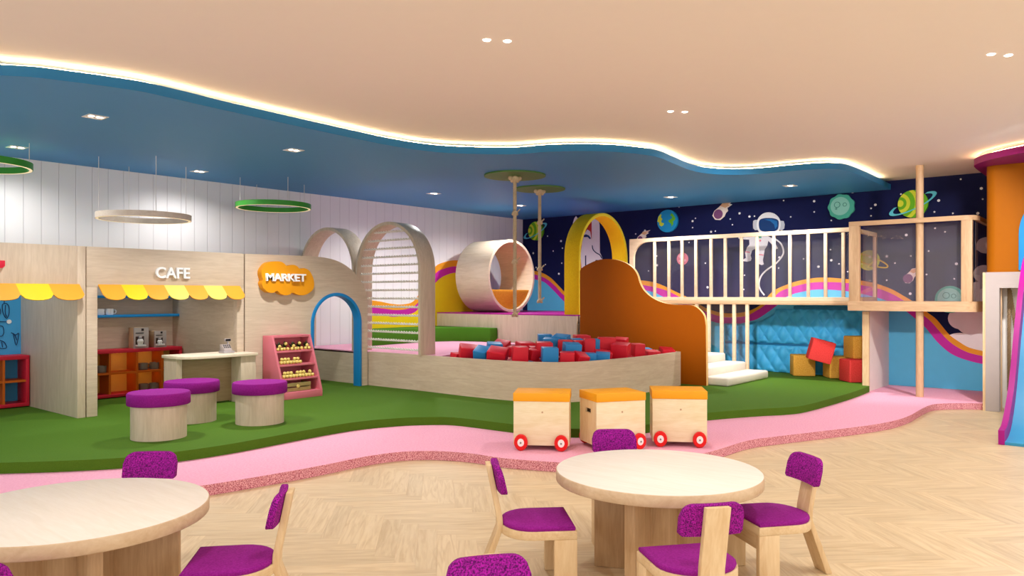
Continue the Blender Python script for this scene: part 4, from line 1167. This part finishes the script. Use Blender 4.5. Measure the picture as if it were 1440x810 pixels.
# ---------------------------------------------------------------- foam cubes in the alcove
M['cube_orange'] = felt('orange_foam_cube', 'dd9c38', 'efb651', 70, lo=.35, hi=.65)
M['cube_red'] = felt('red_foam_cube', 'e03a3a', 'ee4a48', 70, lo=.35, hi=.65)
def cube(px, py_bottom, z_bottom, s, col, yaw, label, roll=0, Z=None, zc=None, py=None):
    if Z is None:
        Z = (CAMH - z_bottom) * F / (py_bottom - HY) + s / 2
        zc = z_bottom + s / 2 + .002
    else: zc = CAMH - (py - HY) / F * Z
    x, y = cam((px - 720) / F * Z, Z)
    k = min(1, 12.90 / x); x, y, zc = x * k, y * k, (zc if py is None else CAMH + (zc - CAMH) * k)
    bb = MB(); bb.box(-s / 2, -s / 2, -s / 2, s / 2, s / 2, s / 2, bev=.018)
    o = bb.build('foam_cube', M['cube_' + col]); o.location = (x, y, zc)
    o.rotation_euler = (0, math.radians(roll), yaw - PI / 2 + YAW)
    o.rotation_mode = 'XYZ'
    return tag(o, label, 'foam cube', 'foam cubes in the alcove')
s = .345
c1 = cube(1128.5, 528, TURF, s, 'orange', math.radians(-10), 'orange foam cube standing alone at the left of the cubes')
cube(1177, 530.5, TURF, s, 'orange', math.radians(-4), 'orange foam cube in the middle of the row on the turf')
cube(1202.5, 538.3, TURF, s, 'red', math.radians(4), 'red foam cube on the turf next to the partition')
cube(1208, 0, 0, s, 'orange', math.radians(2), 'orange foam cube on top of another by the partition', Z=12.08, py=488)
cube(1154, 0, 0, s, 'red', math.radians(-14), 'red foam cube tipped on two orange cubes', roll=15, Z=12.2, py=493)

# ================================================================== PICTURES MOUNTED ON THE SPACE WALL
def W(px, py): return onX(px, py, WX)
def decal(name, label, cat, c):
    return thing(name, label, cat, (WX, c[0], c[1]))
def px_poly(b, pts, t0, t1, mi=0, sm=0, closed=True):
    q = [W(*p) for p in pts]
    if sm: q = catmull(q, sm, True)
    b.prism(q, WX - t1, WX - t0, 'x', mi=mi)
def ellx(b, c, r, t0, t1, ry=None, rot=0, mi=0, n=32): b.prism(circle(c[0], c[1], r, n, ry, rot), WX - t1, WX - t0, 'x', mi=mi)
def part(pbuild, name, mat, parent):
    b = MB(); pbuild(b); return b.build(name, mat, parent, smooth=False)
G = 'space pictures on the navy wall'
# earth
c = W(940, 311); t = decal('planet_plaque', 'round blue and green earth plaque on the navy wall', 'wall picture', c)
part(lambda b: ellx(b, c, .215, .0, .05), 'disc', M['earth_blue'], t)
def E3(l): return [(900 + x / 12, 270 + y / 12) for x, y in l]
part(lambda b: (px_poly(b, E3([(375, 375), (335, 420), (316, 500), (345, 520), (350, 560), (385, 585), (420, 560), (425, 530), (385, 520), (380, 490), (400, 460), (375, 430), (385, 395)]), .05, .054),), 'land', M['chartreuse'], t)
part(lambda b: px_poly(b, E3([(555, 355), (590, 395), (620, 450), (605, 480), (580, 500), (585, 540), (555, 590), (550, 545), (500, 500), (505, 480), (545, 460), (570, 425), (530, 400)]), .05, .054), 'land', M['lime'], t)
# teal planet
c = W(1184, 291); t = decal('planet_plaque', 'teal cratered planet plaque above the bridge railing end', 'wall picture', c)
wv = [(c[0] + (.205 + .008 * math.cos(9 * a)) * math.cos(a), c[1] + (.205 + .008 * math.cos(9 * a)) * math.sin(a)) for a in [2 * PI * k / 72 for k in range(72)]]
part(lambda b: b.prism(wv, WX - .05, WX, 'x'), 'disc', M['teal'], t)
part(lambda b: ellx(b, (c[0] + .015, c[1] + .01), .15, .05, .053), 'inner_disc', M['mint'], t)
def craters(b, c, k=1.0):
    for dy, dz, r in ((.06, .035, .045), (-.06, .03, .028), (.075, -.03, .012)):
        b.tube([(WX - .055, c[0] + k * (dy + r * math.cos(a)), c[1] + k * (dz + r * math.sin(a))) for a in [2 * PI * q / 18 for q in range(18)]], .004, 5, closed=True)
part(lambda b: craters(b, c), 'crater', M['teal_dark'], t)
# saturns
def saturn(cx, cy, R, label, rr_=1.0, tilt=.42, th=.05):
    c = W(cx, cy); t = decal('planet_plaque', label, 'wall picture', c)
    part(lambda b: ellx(b, c, R, 0, th), 'disc', M['lime'], t)
    def bands(b):
        # curved stripes clipped to the disc
        for a0, a1 in ((.0, .22), (.42, .66), (.98, 1.22)):
            src = (c[0] + R * .82, c[1] + R * .08)
            A = []; Bp = []
            for k in range(41):
                an = 2 * PI * k / 40
                for lst, rad in ((A, a0), (Bp, a1)):
                    x, z = src[0] + rad * R * math.cos(an) , src[1] + rad * R * 1.1 * math.sin(an)
                    dx, dz = x - c[0], z - c[1]; l = math.hypot(dx, dz)
                    if l > R * .985: x, z = c[0] + dx / l * R * .985, c[1] + dz / l * R * .985
                    lst.append((x, z))
            n = len(A)
            X1 = WX - th - .003
            b.add([(X1, p[0], p[1]) for p in A] + [(X1, p[0], p[1]) for p in Bp], [(i, i + 1, n + i + 1, n + i) for i in range(n - 1)])
    part(bands, 'stripe', M['chartreuse'], t)
    def rg(b):
        N = 48; pts = []
        for k in range(N):
            a = 2 * PI * k / N; q = []
            for rad in (1.42, 1.70):
                x = rad * R * math.cos(a); z = rad * R * .26 * math.sin(a)
                q.append((c[0] + x * math.cos(tilt) + z * math.sin(tilt), c[1] - x * math.sin(tilt) + z * math.cos(tilt)))
            f = math.sin(a) < .08
            pts.append((q[0], q[1], f or abs(math.cos(a)) > .68))
        for k in range(N):
            p, q = pts[k], pts[(k + 1) % N]
            if p[2] and q[2]:
                x0, x1 = WX - th - .014, WX - th - .004
                b.add([(x0, *p[0]), (x0, *p[1]), (x0, *q[1]), (x0, *q[0]), (x1, *p[0]), (x1, *p[1]), (x1, *q[1]), (x1, *q[0])], [(0, 1, 2, 3), (4, 7, 6, 5), (0, 3, 7, 4), (1, 5, 6, 2)])
    part(rg, 'planet_ring', M['cyan'], t)
saturn(1284.5, 287, .215, 'big striped lime ringed planet plaque behind the sliding pole')
saturn(755, 325, .205, 'striped lime ringed planet plaque near the hanging ropes')
# pink planet
c = W(960, 364); t = decal('planet_picture', 'small pink spotted planet picture behind the bridge railing', 'wall picture', c)
part(lambda b: ellx(b, c, .118, 0, .012), 'disc', M['rose'], t)
part(lambda b: [ellx(b, (c[0] + dy, c[1] + dz), r, .012, .015) for dy, dz, r in ((.05, .05, .03), (-.02, .06, .022), (.01, -.01, .026), (.06, -.04, .018), (-.05, -.03, .025))], 'spot', M['rose_light'], t)
# comets
def comet(cx, cy, s, label, flip=1):
    c = W(cx, cy); t = decal('comet_picture', label, 'wall picture', c)
    def P(l): return [(cx + x * s, cy + y * s) for x, y in l]
    part(lambda b: px_poly(b, P([(-9, 3), (-6, -4), (0, -9), (4, -13), (6, -16), (12, -17), (22, -19), (15, -14), (19, -13), (12, -8), (13, -4), (10, -1), (8, 4), (2, 9), (-5, 8.5)]), 0, .011), 'tail', M['comet'], t)
    part(lambda b: px_poly(b, P([(2, -11), (6, -15), (14, -16.5), (20, -18), (13, -13), (16, -12), (9, -8)]), .011, .0125), 'flame', M['comet_tail'], t)
    part(lambda b: ellx(b, W(cx - .6 * s, cy + .8 * s), .087 * s, .0112, .014), 'rock', M['violet'], t)
comet(1011, 300.5, 1.0, 'purple comet picture with pale tail above the bridge railing, left of the astronaut')
comet(901, 335.5, .62, 'small comet picture half hidden by the left end of the railing')
comet(1277.5, 391, .82, 'comet picture behind the clear panel beside the sliding pole')
# low teal planet
c = W(1336, 421); t = decal('planet_picture', 'teal cratered planet picture low behind the tower panel', 'wall picture', c)
part(lambda b: ellx(b, c, .205, 0, .012), 'disc', M['teal'], t)
part(lambda b: ellx(b, (c[0] + .01, c[1] + .01), .16, .012, .014), 'inner_disc', M['mint'], t)
def cr2(b):
    for dy, dz, r in ((.05, .06, .045), (-.05, .05, .03)):
        b.tube([(WX - .016, c[0] + dy + r * math.cos(a), c[1] + dz + r * math.sin(a)) for a in [2 * PI * q / 18 for q in range(18)]], .004, 5, closed=True)
part(cr2, 'crater', M['teal_dark'], t)
# yellow planet behind the tower gate
c = W(1222, 366); t = decal('planet_picture', 'yellow planet picture mostly hidden by the tower post', 'wall picture', c)
part(lambda b: ellx(b, c, .165, 0, .012), 'disc', M['chartreuse'], t)
part(lambda b: b.tube([(WX - .016, c[0] + .3 * math.cos(a) * .95, c[1] - .07 * math.sin(a) - .3 * math.cos(a) * -.35) for a in [2 * PI * q / 32 for q in range(32)]], .012, 5, closed=True), 'planet_ring', M['yellow'], t)
# astronaut
def A(l): return [(1030 + x / 5.786, 290 + y / 5.786) for x, y in l]
c = W(1080, 340); t = decal('astronaut_picture', 'white astronaut picture with a trailing line behind the railing', 'wall picture', c)
part(lambda b: px_poly(b, A([(140, 245), (215, 232), (285, 240), (325, 262), (358, 318), (372, 344), (352, 350), (330, 318), (292, 280), (284, 320), (264, 350), (255, 405), (248, 440), (256, 472), (240, 480), (190, 458), (188, 438), (212, 430), (206, 352), (186, 346), (160, 360), (148, 400), (156, 425), (150, 444), (120, 452), (88, 446), (92, 432), (112, 420), (106, 380), (120, 335), (140, 312), (138, 272), (100, 270), (50, 262), (54, 246), (100, 252)]), 0, .011), 'body', M['suit'], t)
part(lambda b: (px_poly(b, A([(170, 150), (172, 120), (186, 112), (206, 112), (206, 195), (186, 195), (172, 180)]), .011, .018), px_poly(b, A([(392, 118), (420, 122), (428, 150), (424, 182), (404, 198), (390, 196)]), .011, .018)), 'ear_piece', M['suit_grey'], t)
part(lambda b: px_poly(b, A([(200, 150), (212, 100), (250, 62), (298, 50), (346, 62), (384, 100), (396, 150), (384, 196), (350, 224), (298, 232), (244, 224), (210, 196)]), .011, .02, sm=3), 'helmet', M['suit'], t)
part(lambda b: px_poly(b, A([(218, 150), (226, 112), (262, 98), (300, 96), (344, 100), (376, 116), (380, 150), (372, 188), (340, 206), (298, 210), (252, 206), (226, 188)]), .02, .023, sm=3), 'visor', M['visor'], t)
part(lambda b: px_poly(b, A([(262, 108), (320, 106), (366, 122), (370, 160), (352, 186), (344, 150), (312, 122)]), .023, .025), 'visor', M['visor_light'], t)
part(lambda b: (px_poly(b, A([(206, 244), (238, 244), (238, 260), (206, 260)]), .011, .014),), 'badge', M['teal'], t)
part(lambda b: (ellx(b, W(*A([(228, 280)])[0]), .018, .011, .014), px_poly(b, A([(108, 366), (146, 372), (144, 380), (106, 374)]), .011, .013), px_poly(b, A([(206, 388), (256, 394), (255, 402), (206, 396)]), .011, .013)), 'badge', M['rose'], t)
part(lambda b: b.tube([(WX - .012, *W(*p)) for p in catmull(A([(352, 268), (392, 300), (414, 345), (412, 395), (360, 462), (280, 520), (235, 570), (218, 630), (230, 680), (262, 724)]), 6)], .014, 6), 'tether', M['suit'], t)
# rocket
def K(l): return [(720 + x / 4.766, 290 + y / 4.766) for x, y in l]
c = W(838, 350); t = decal('rocket_picture', 'white and red space shuttle picture seen through the yellow arch', 'wall picture', c)
part(lambda b: px_poly(b, K([(410, 420), (410, 110), (420, 80), (430, 66), (440, 80), (448, 110), (448, 420)]), 0, .009), 'booster', M['suit'], t)
part(lambda b: px_poly(b, K([(448, 420), (448, 130), (480, 84), (515, 60), (532, 100), (545, 140), (545, 420)]), 0, .010), 'fuel_tank', plain('tank_red', 'c43a30', .6), t)
part(lambda b: px_poly(b, K([(536, 420), (536, 100), (550, 76), (566, 70), (582, 90), (588, 130), (590, 310), (606, 345), (606, 362), (560, 360), (550, 420)]), 0, .012), 'booster', M['suit'], t)
part(lambda b: px_poly(b, K([(470, 430), (462, 330), (474, 240), (490, 180), (508, 156), (526, 170), (536, 230), (538, 430)]), .010, .016), 'orbiter', M['suit'], t)
part(lambda b: px_poly(b, K([(484, 196), (498, 188), (518, 196), (532, 214), (526, 222), (510, 206), (486, 208)]), .016, .018), 'window_band', M['visor'], t)
part(lambda b: (b.tube([(WX - .014, *W(*p)) for p in catmull(K([(540, 262), (546, 290), (566, 312), (590, 326), (606, 350)]), 4)], .010, 5), b.tube([(WX - .018, *W(*p)) for p in K([(497, 330), (497, 420)])], .012, 5)), 'outline', M['line'], t)

# ================================================================== RIGHT-HAND HOUSE AND SLIDE
XH = 11.6; yl_ = 1.62
t = thing('slide_house', 'orange walled house on a white frame at the right edge', 'play house', (12.4, 0, 0))
op0 = 1.465; zo = 1.6; ZW = 1.806
b = MB(); b.prism([(yl_, 0), (yl_, ZW), (-1.6, ZW), (-1.6, 0), (.2, 0), (.2, zo), (op0, zo), (op0, 0)], XH, XH + .13, 'x'); b.build('front_frame', M['frame_white'], t, smooth=False, bevel=.004)
b = MB(); b.box(XH + .0, yl_, 0, WX - .02, yl_ + .03, ZW); b.build('edge_panel', M['birch'], t)
b = MB(); b.box(XH + .13, op0 - .012, 0, XH + .16, op0 + .02, zo); b.build('reveal', M['tan'], t)
b = MB(); b.box(XH + .13, .2, zo, XH + .5, op0 + .03, zo + .05); b.build('lintel', M['tan'], t)
b = MB(); b.box(12.1, -1.6, 0, 12.16, yl_, ZW); b.build('back_panel', M['white'], t)
b = MB(); b.box(XH, -1.6, ZW, WX - .02, yl_, ZW + .0)
rcorner = .12
path = [(WX - .02, -1.6), (XH, -1.6), (XH, yl_ - rcorner)] + [(XH + rcorner - rcorner * math.cos(k / 10 * PI / 2), yl_ - rcorner + rcorner * math.sin(k / 10 * PI / 2)) for k in range(1, 11)] + [(WX - .02, yl_)]
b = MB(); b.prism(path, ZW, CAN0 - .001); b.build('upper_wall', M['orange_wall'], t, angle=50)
aw = MB(); ac = .62; ar = .634; asp = 2.28
pp = arch_path(ac, ar, asp, ZW + .02)
aw.prism(pp, XH - .03, XH - .001, 'x'); tag(aw.build('slide_entrance', M['blue'], t, smooth=False, bevel=.006), 'blue arched slide entrance')
# slide
t = thing('slide', 'blue slide with magenta side rims running down from the orange house', 'slide', (9.5, .85, 0))
rim = catmull([(9.06, .145), (9.16, .155), (9.30, .185), (9.55, .33), (9.87, .60), (10.25, 1.13), (10.55, 1.51), (10.85, 1.80), (11.15, 1.97), (11.56, 2.05)], 6)
bed = catmull([(9.07, .03), (9.20, .035), (9.40, .06), (9.65, .17), (9.98, .46), (10.35, .97), (10.64, 1.34), (10.90, 1.60), (11.17, 1.77), (11.56, 1.84)], 6)
def sl(px, py, X):
    return onX(px, py, X)
for y0 in (1.10, .42):
    b = MB(); n = len(rim)
    low = [(x + .0, max(.0, z - .06)) for x, z in bed]
    rings = []
    for (xa, za), (xb_, zb_) in zip(rim, low):
        rings.append([(xa, y0, za), (xa, y0 + .055, za), (xb_, y0 + .055, zb_), (xb_, y0, zb_)])
    b.loft(rings); b.build('side_rim', M['magenta'], t, angle=40)
b = MB(); rings = []
for (xb_, zb_) in bed: rings.append([(xb_, .475, zb_), (xb_, 1.10, zb_), (xb_ + .01, 1.10, max(0, zb_ - .05)), (xb_ + .01, .475, max(0, zb_ - .05))])
b.loft(rings); b.build('slide_bed', plain('slide_blue', '43a4d6', .4), t, angle=40)
# rope behind the slide
t = thing('rope_loop', 'twisted rope hanging in the white doorway behind the slide', 'climbing rope', (12.0, 1.3, zo))
xr_ = 11.95
def RP(px, py): 
    q = onX(px, py, xr_); return (xr_, q[0], q[1])
b = MB(); rope_strands(b, RP(1419, 404), (RP(1419, 404)[0], RP(1419, 404)[1], .25), .022, 16, 3, 6, 150); b.build('rope', plain('brown_rope', '94795a', .8, noise=.3), t)
p = RP(1420, 408); q = RP(1431, 480)
b = MB(); rope_strands(b, p, q, .022, 7, 3, 6, 70); b.build('rope', MATS['brown_rope'], t)
b = MB(); b.box(xr_ - .03, RP(1419, 404)[1] - .5, zo - .0, xr_ + .03, RP(1419, 404)[1] + .05, zo + .02); b.build('beam', M['tan'], t)

# ================================================================== CARTS
def cart(fl, fr, h=.615, dep=.40, label='', cat='toy box'):
    """fl, fr: plan points of the lower front left and right corners"""
    a = Vector((*cam(*fl), 0)); c = Vector((*cam(*fr), 0)); d = (c - a); wdt = d.length
    ang = math.atan2(d.y, d.x); mid = (a + c) / 2
    t = thing('toy_cart', label, cat, (0, 0, 0), 'wheeled toy boxes')
    w2 = wdt / 2; z0, z1, zl = .045, h - PINK - .075, h - PINK
    b = MB(); b.box(-w2 + .004, 0, z0, w2 - .004, .02, z1); f = b.build('front_panel', M['pine'], t, bevel=.002)
    k = MB(); k.lathe([(0, -.001), (.009, -.001), (.009, .001)], (.01, 0, z1 * .78), 10, axis='y'); k.build('knot_mark', M['tan'], f)
    b = MB(); b.box(-w2 + .004, dep - .02, z0, w2 - .004, dep, z1); b.build('back_panel', M['pine'], t, bevel=.002)
    M.setdefault('pineV', wood('pine_board_upright', 'f1dcb0', 'e2c48e', (8, 6, 1.2)))
    for s_ in (-1, 1):
        b = MB(); xa, xb = sorted((s_ * (w2 - .004), s_ * (w2 - .024)))
        hz0, hz1 = z1 * .74, z1 * .83; y1_, y2_ = dep * .34, dep * .66
        b.box(xa, .02, z0, xb, dep - .02, hz0); b.box(xa, .02, hz1, xb, dep - .02, z1); b.box(xa, .02, hz0, xb, y1_, hz1); b.box(xa, y2_, hz0, xb, dep - .02, hz1)
        b.build('side_panel', M['pineV'], t, smooth=False)
        b = MB(); xm = s_ * (w2 - .030); b.box(min(xm, xm - s_ * .004), y1_ - .01, hz0 - .01, max(xm, xm - s_ * .004), y2_ + .01, hz1 + .01); b.build('grip_hole', M['black'], t)
    b = MB(); b.box(-w2 + .024, .02, z0, w2 - .024, dep - .02, z0 + .015); b.build('floor_panel', M['pine'], t)
    b = MB(); b.box(-w2, -.006, z1, w2, dep + .006, zl); b.build('lid', M['orange'], t, bevel=.004)
    for yy_, s_ in ((-.026, 1), (dep + .026, -1)):
        for sx in (-1, 1):
            xw = sx * (w2 - .075)
            b = MB(); b.lathe([(0, yy_ + .022 * s_), (.066, yy_ + .022 * s_), (.074, yy_ + .012 * s_), (.074, yy_ - .010 * s_), (.066, yy_ - .016 * s_), (.036, yy_ - .016 * s_)], (xw, 0, .075), 28, axis='y')
            b.xform(Matrix.Translation((xw, 0, 0)) @ Matrix.Diagonal((.84, 1, 1, 1)) @ Matrix.Translation((-xw, 0, 0))); wh = b.build('wheel', M['red_wheel'], t)
            b = MB(); b.lathe([(.038, yy_ - .014 * s_), (.034, yy_ - .020 * s_), (.012, yy_ - .020 * s_), (.010, yy_ - .026 * s_), (0, yy_ - .026 * s_)], (xw, 0, .075), 20, axis='y', mi=[0, 0, 0, 1]); b.xform(Matrix.Translation((xw, 0, 0)) @ Matrix.Diagonal((.84, 1, 1, 1)) @ Matrix.Translation((-xw, 0, 0))); b.build('hub', [M['mug'], M['grey']], wh)
    t.location = (mid.x, mid.y, PINK + .001); t.rotation_euler.z = ang
def rZ(px, Z): return ((px - 720) / F * Z, Z)
cart(rZ(721.5, 7.02), rZ(801, 6.96), .607, .40, 'wheeled wooden toy box with orange lid, leftmost of the three')
cart(rZ(838.5, 6.93), rZ(908, 7.09), .607, .38, 'wheeled wooden toy box with orange lid, the middle turned one')
cart(rZ(917, 7.19), rZ(995, 7.13), .607, .40, 'wheeled wooden toy box with orange lid, rightmost of the three')

# ================================================================== TABLES AND CHAIRS
def table(R_, Z_, label):
    x, y = cam(R_, Z_)
    t = thing('round_table', label, 'table', (0, 0, 0), 'round tables')
    b = MB(); r = .555
    b.lathe([(0, .49), (r - .004, .49), (r, .494), (r, .546), (r - .004, .55), (0, .55)], (0, 0, 0), 96, mi=[1, 1, 1, 1, 0]); b.build('tabletop', [M['table_top'], M['table_edge']], t, angle=50)
    for deg, rl in ((15, .43), (-50, .37), (165, .345), (235, .345), (92, .36)):
        a = math.radians(deg) - PI / 2 + YAW
        b = MB(); b.box(.1, -.03, .001, rl, .03, .489, rot=Matrix.Rotation(a, 3, 'Z')); b.build('leg', M['table_leg'], t, bevel=.004)
    b = MB(); b.lathe([(0, .001), (.16, .001), (.16, .489), (0, .489)], n=40); b.build('pedestal', M['table_leg'], t)
    t.location = (x, y, 0)
    return t
table(.797, 4.18, 'right round wooden table with pale top beside the toy boxes')
table(-1.958, 3.44, 'left round wooden table with pale top cut by the photo edge')

def make_chair():
    t = thing('child_chair', '', 'chair', (0, 0, 0), 'purple felt chairs')
    w, yf_, yb2 = .19, .185, -.19
    def outline(ins):
        o = [(w - ins, yf_ - ins), (-w + ins, yf_ - ins), (-w + ins, -.03)]
        o += [(-(w - ins) * math.cos(k / 14 * PI), -.03 - (-yb2 - .03 - ins) * math.sin(k / 14 * PI)) for k in range(1, 14)]
        return o + [(w - ins, -.03)]
    b = MB(); b.prism(outline(0), .275, .318); b.build('seat_frame', M['birchH'], t, bevel=.003, angle=50)
    b = MB()
    ins = [(.010, .318), (.006, .328), (.008, .337), (.022, .342)]
    rings = [[(x, y, z) for x, y in outline(i)] for i, z in ins]
    b.loft(rings, cap=True); b.build('seat_pad', M['purple_pad'], t, angle=60)
    for s_ in (-1, 1):
        b = MB(); x0, x1 = sorted((s_ * w, s_ * (w - .034)))
        b.box(x0, yf_ - .115, .001, x1, yf_, .2755); b.build('leg', M['birch'], t, bevel=.003)
    b = MB(); b.box(-w + .034, yf_ - .03, .20, w - .034, yf_ - .005, .2755); b.build('apron', M['birchH'], t)
    # rear post: one board bent at the seat
    prof = [(-.325, .001), (-.288, .001), (-.176, .30), (-.180, .36), (-.236, .628), (-.264, .628), (-.208, .35), (-.206, .30)]
    b = MB(); b.prism(prof, -.055, .055, 'x'); b.build('rear_post', M['birch'], t, bevel=.003, angle=30)
    # padded backrest, rounded upper corners, slightly wrapped
    b = MB(); rings = []; hw = .142; K = 26
    tl = .055 / .27
    for k in range(K + 1):
        x = -hw + 2 * hw * k / K; d = hw - abs(x); r = .055
        z1 = .635 if d >= r else .635 - r + math.sqrt(max(0, r * r - (r - d) ** 2))
        z0 = .495 if d >= .012 else .495 + .012 - math.sqrt(max(0, .012 ** 2 - (.012 - d) ** 2))
        z1 = max(z1, z0 + .02)
        bend = .9 * x * x
        def yat(z): return -.149 - (z - .36) * .209 + bend
        th = .030
        rings.append([(x, yat(z0) , z0), (x, yat(z0) - th, z0), (x, yat(z1) - th, z1 - .004), (x, yat(z1) - th + .004, z1), (x, yat(z1) - .004, z1), (x, yat(z1), z1 - .004)])
    b.loft(rings); b.build('backrest', M['purple'], t, angle=50)
    return t
ch0 = make_chair(); used = [0]
def chair(R_, Z_, dr, df, label):
    o = ch0 if not used[0] else copy_tree(ch0)
    used[0] = 1
    x, y = cam(R_, Z_); o.location = (x, y, 0); o.rotation_euler.z = camdir(dr, df); o['label'] = label
chair(.125, 4.01, 1, .10, 'purple felt chair on the left side of the right table, seen from its side')
chair(1.40, 4.11, -1, -.21, 'purple felt chair on the right side of the right table, facing left')
chair(.67, 4.74, .06, -1, 'purple felt chair behind the right table, only its backrest showing')
chair(.80, 3.40, -.2, 1, 'purple felt chair in front of the right table, seen from behind')
chair(-.03, 2.33, .25, -1, 'purple felt chair at the bottom centre, only the top of its backrest showing')
chair(-1.985, 4.03, .06, -1, 'purple felt chair behind the left table, only its backrest showing')
chair(-1.24, 3.39, -1, -.16, 'purple felt chair on the right side of the left table')
chair(-1.80, 2.68, -.1, 1, 'purple felt chair at the lower left corner, almost out of view')

# ================================================================== LIGHT AND CAMERA
w_ = bpy.data.worlds.new('room_daylight'); SC.world = w_; w_.use_nodes = True
bg = w_.node_tree.nodes['Background']; bg.inputs['Color'].default_value = (1, .98, .965, 1); bg.inputs['Strength'].default_value = 1.6

cd_ = bpy.data.cameras.new('camera'); cd_.sensor_width = 36; cd_.lens = 36 * F / 1440
cd_.shift_y = (HY - 405) / 1440; cd_.clip_start = .05
co = bpy.data.objects.new('camera', cd_); COL.objects.link(co)
co.location = (0, 0, CAMH); co.rotation_euler = (PI / 2, 0, math.atan2(-CS, SN))
SC.camera = co
vs_ = SC.view_settings; vs_.view_transform = 'Standard'; vs_.look = 'None'; vs_.gamma = 1; vs_.use_curve_mapping = False; vs_.exposure = 0.0
SC.cycles.use_denoising = True
SC.cycles.max_bounces = 8; SC.cycles.diffuse_bounces = 4; SC.cycles.transparent_max_bounces = 12; SC.cycles.sample_clamp_indirect = 6
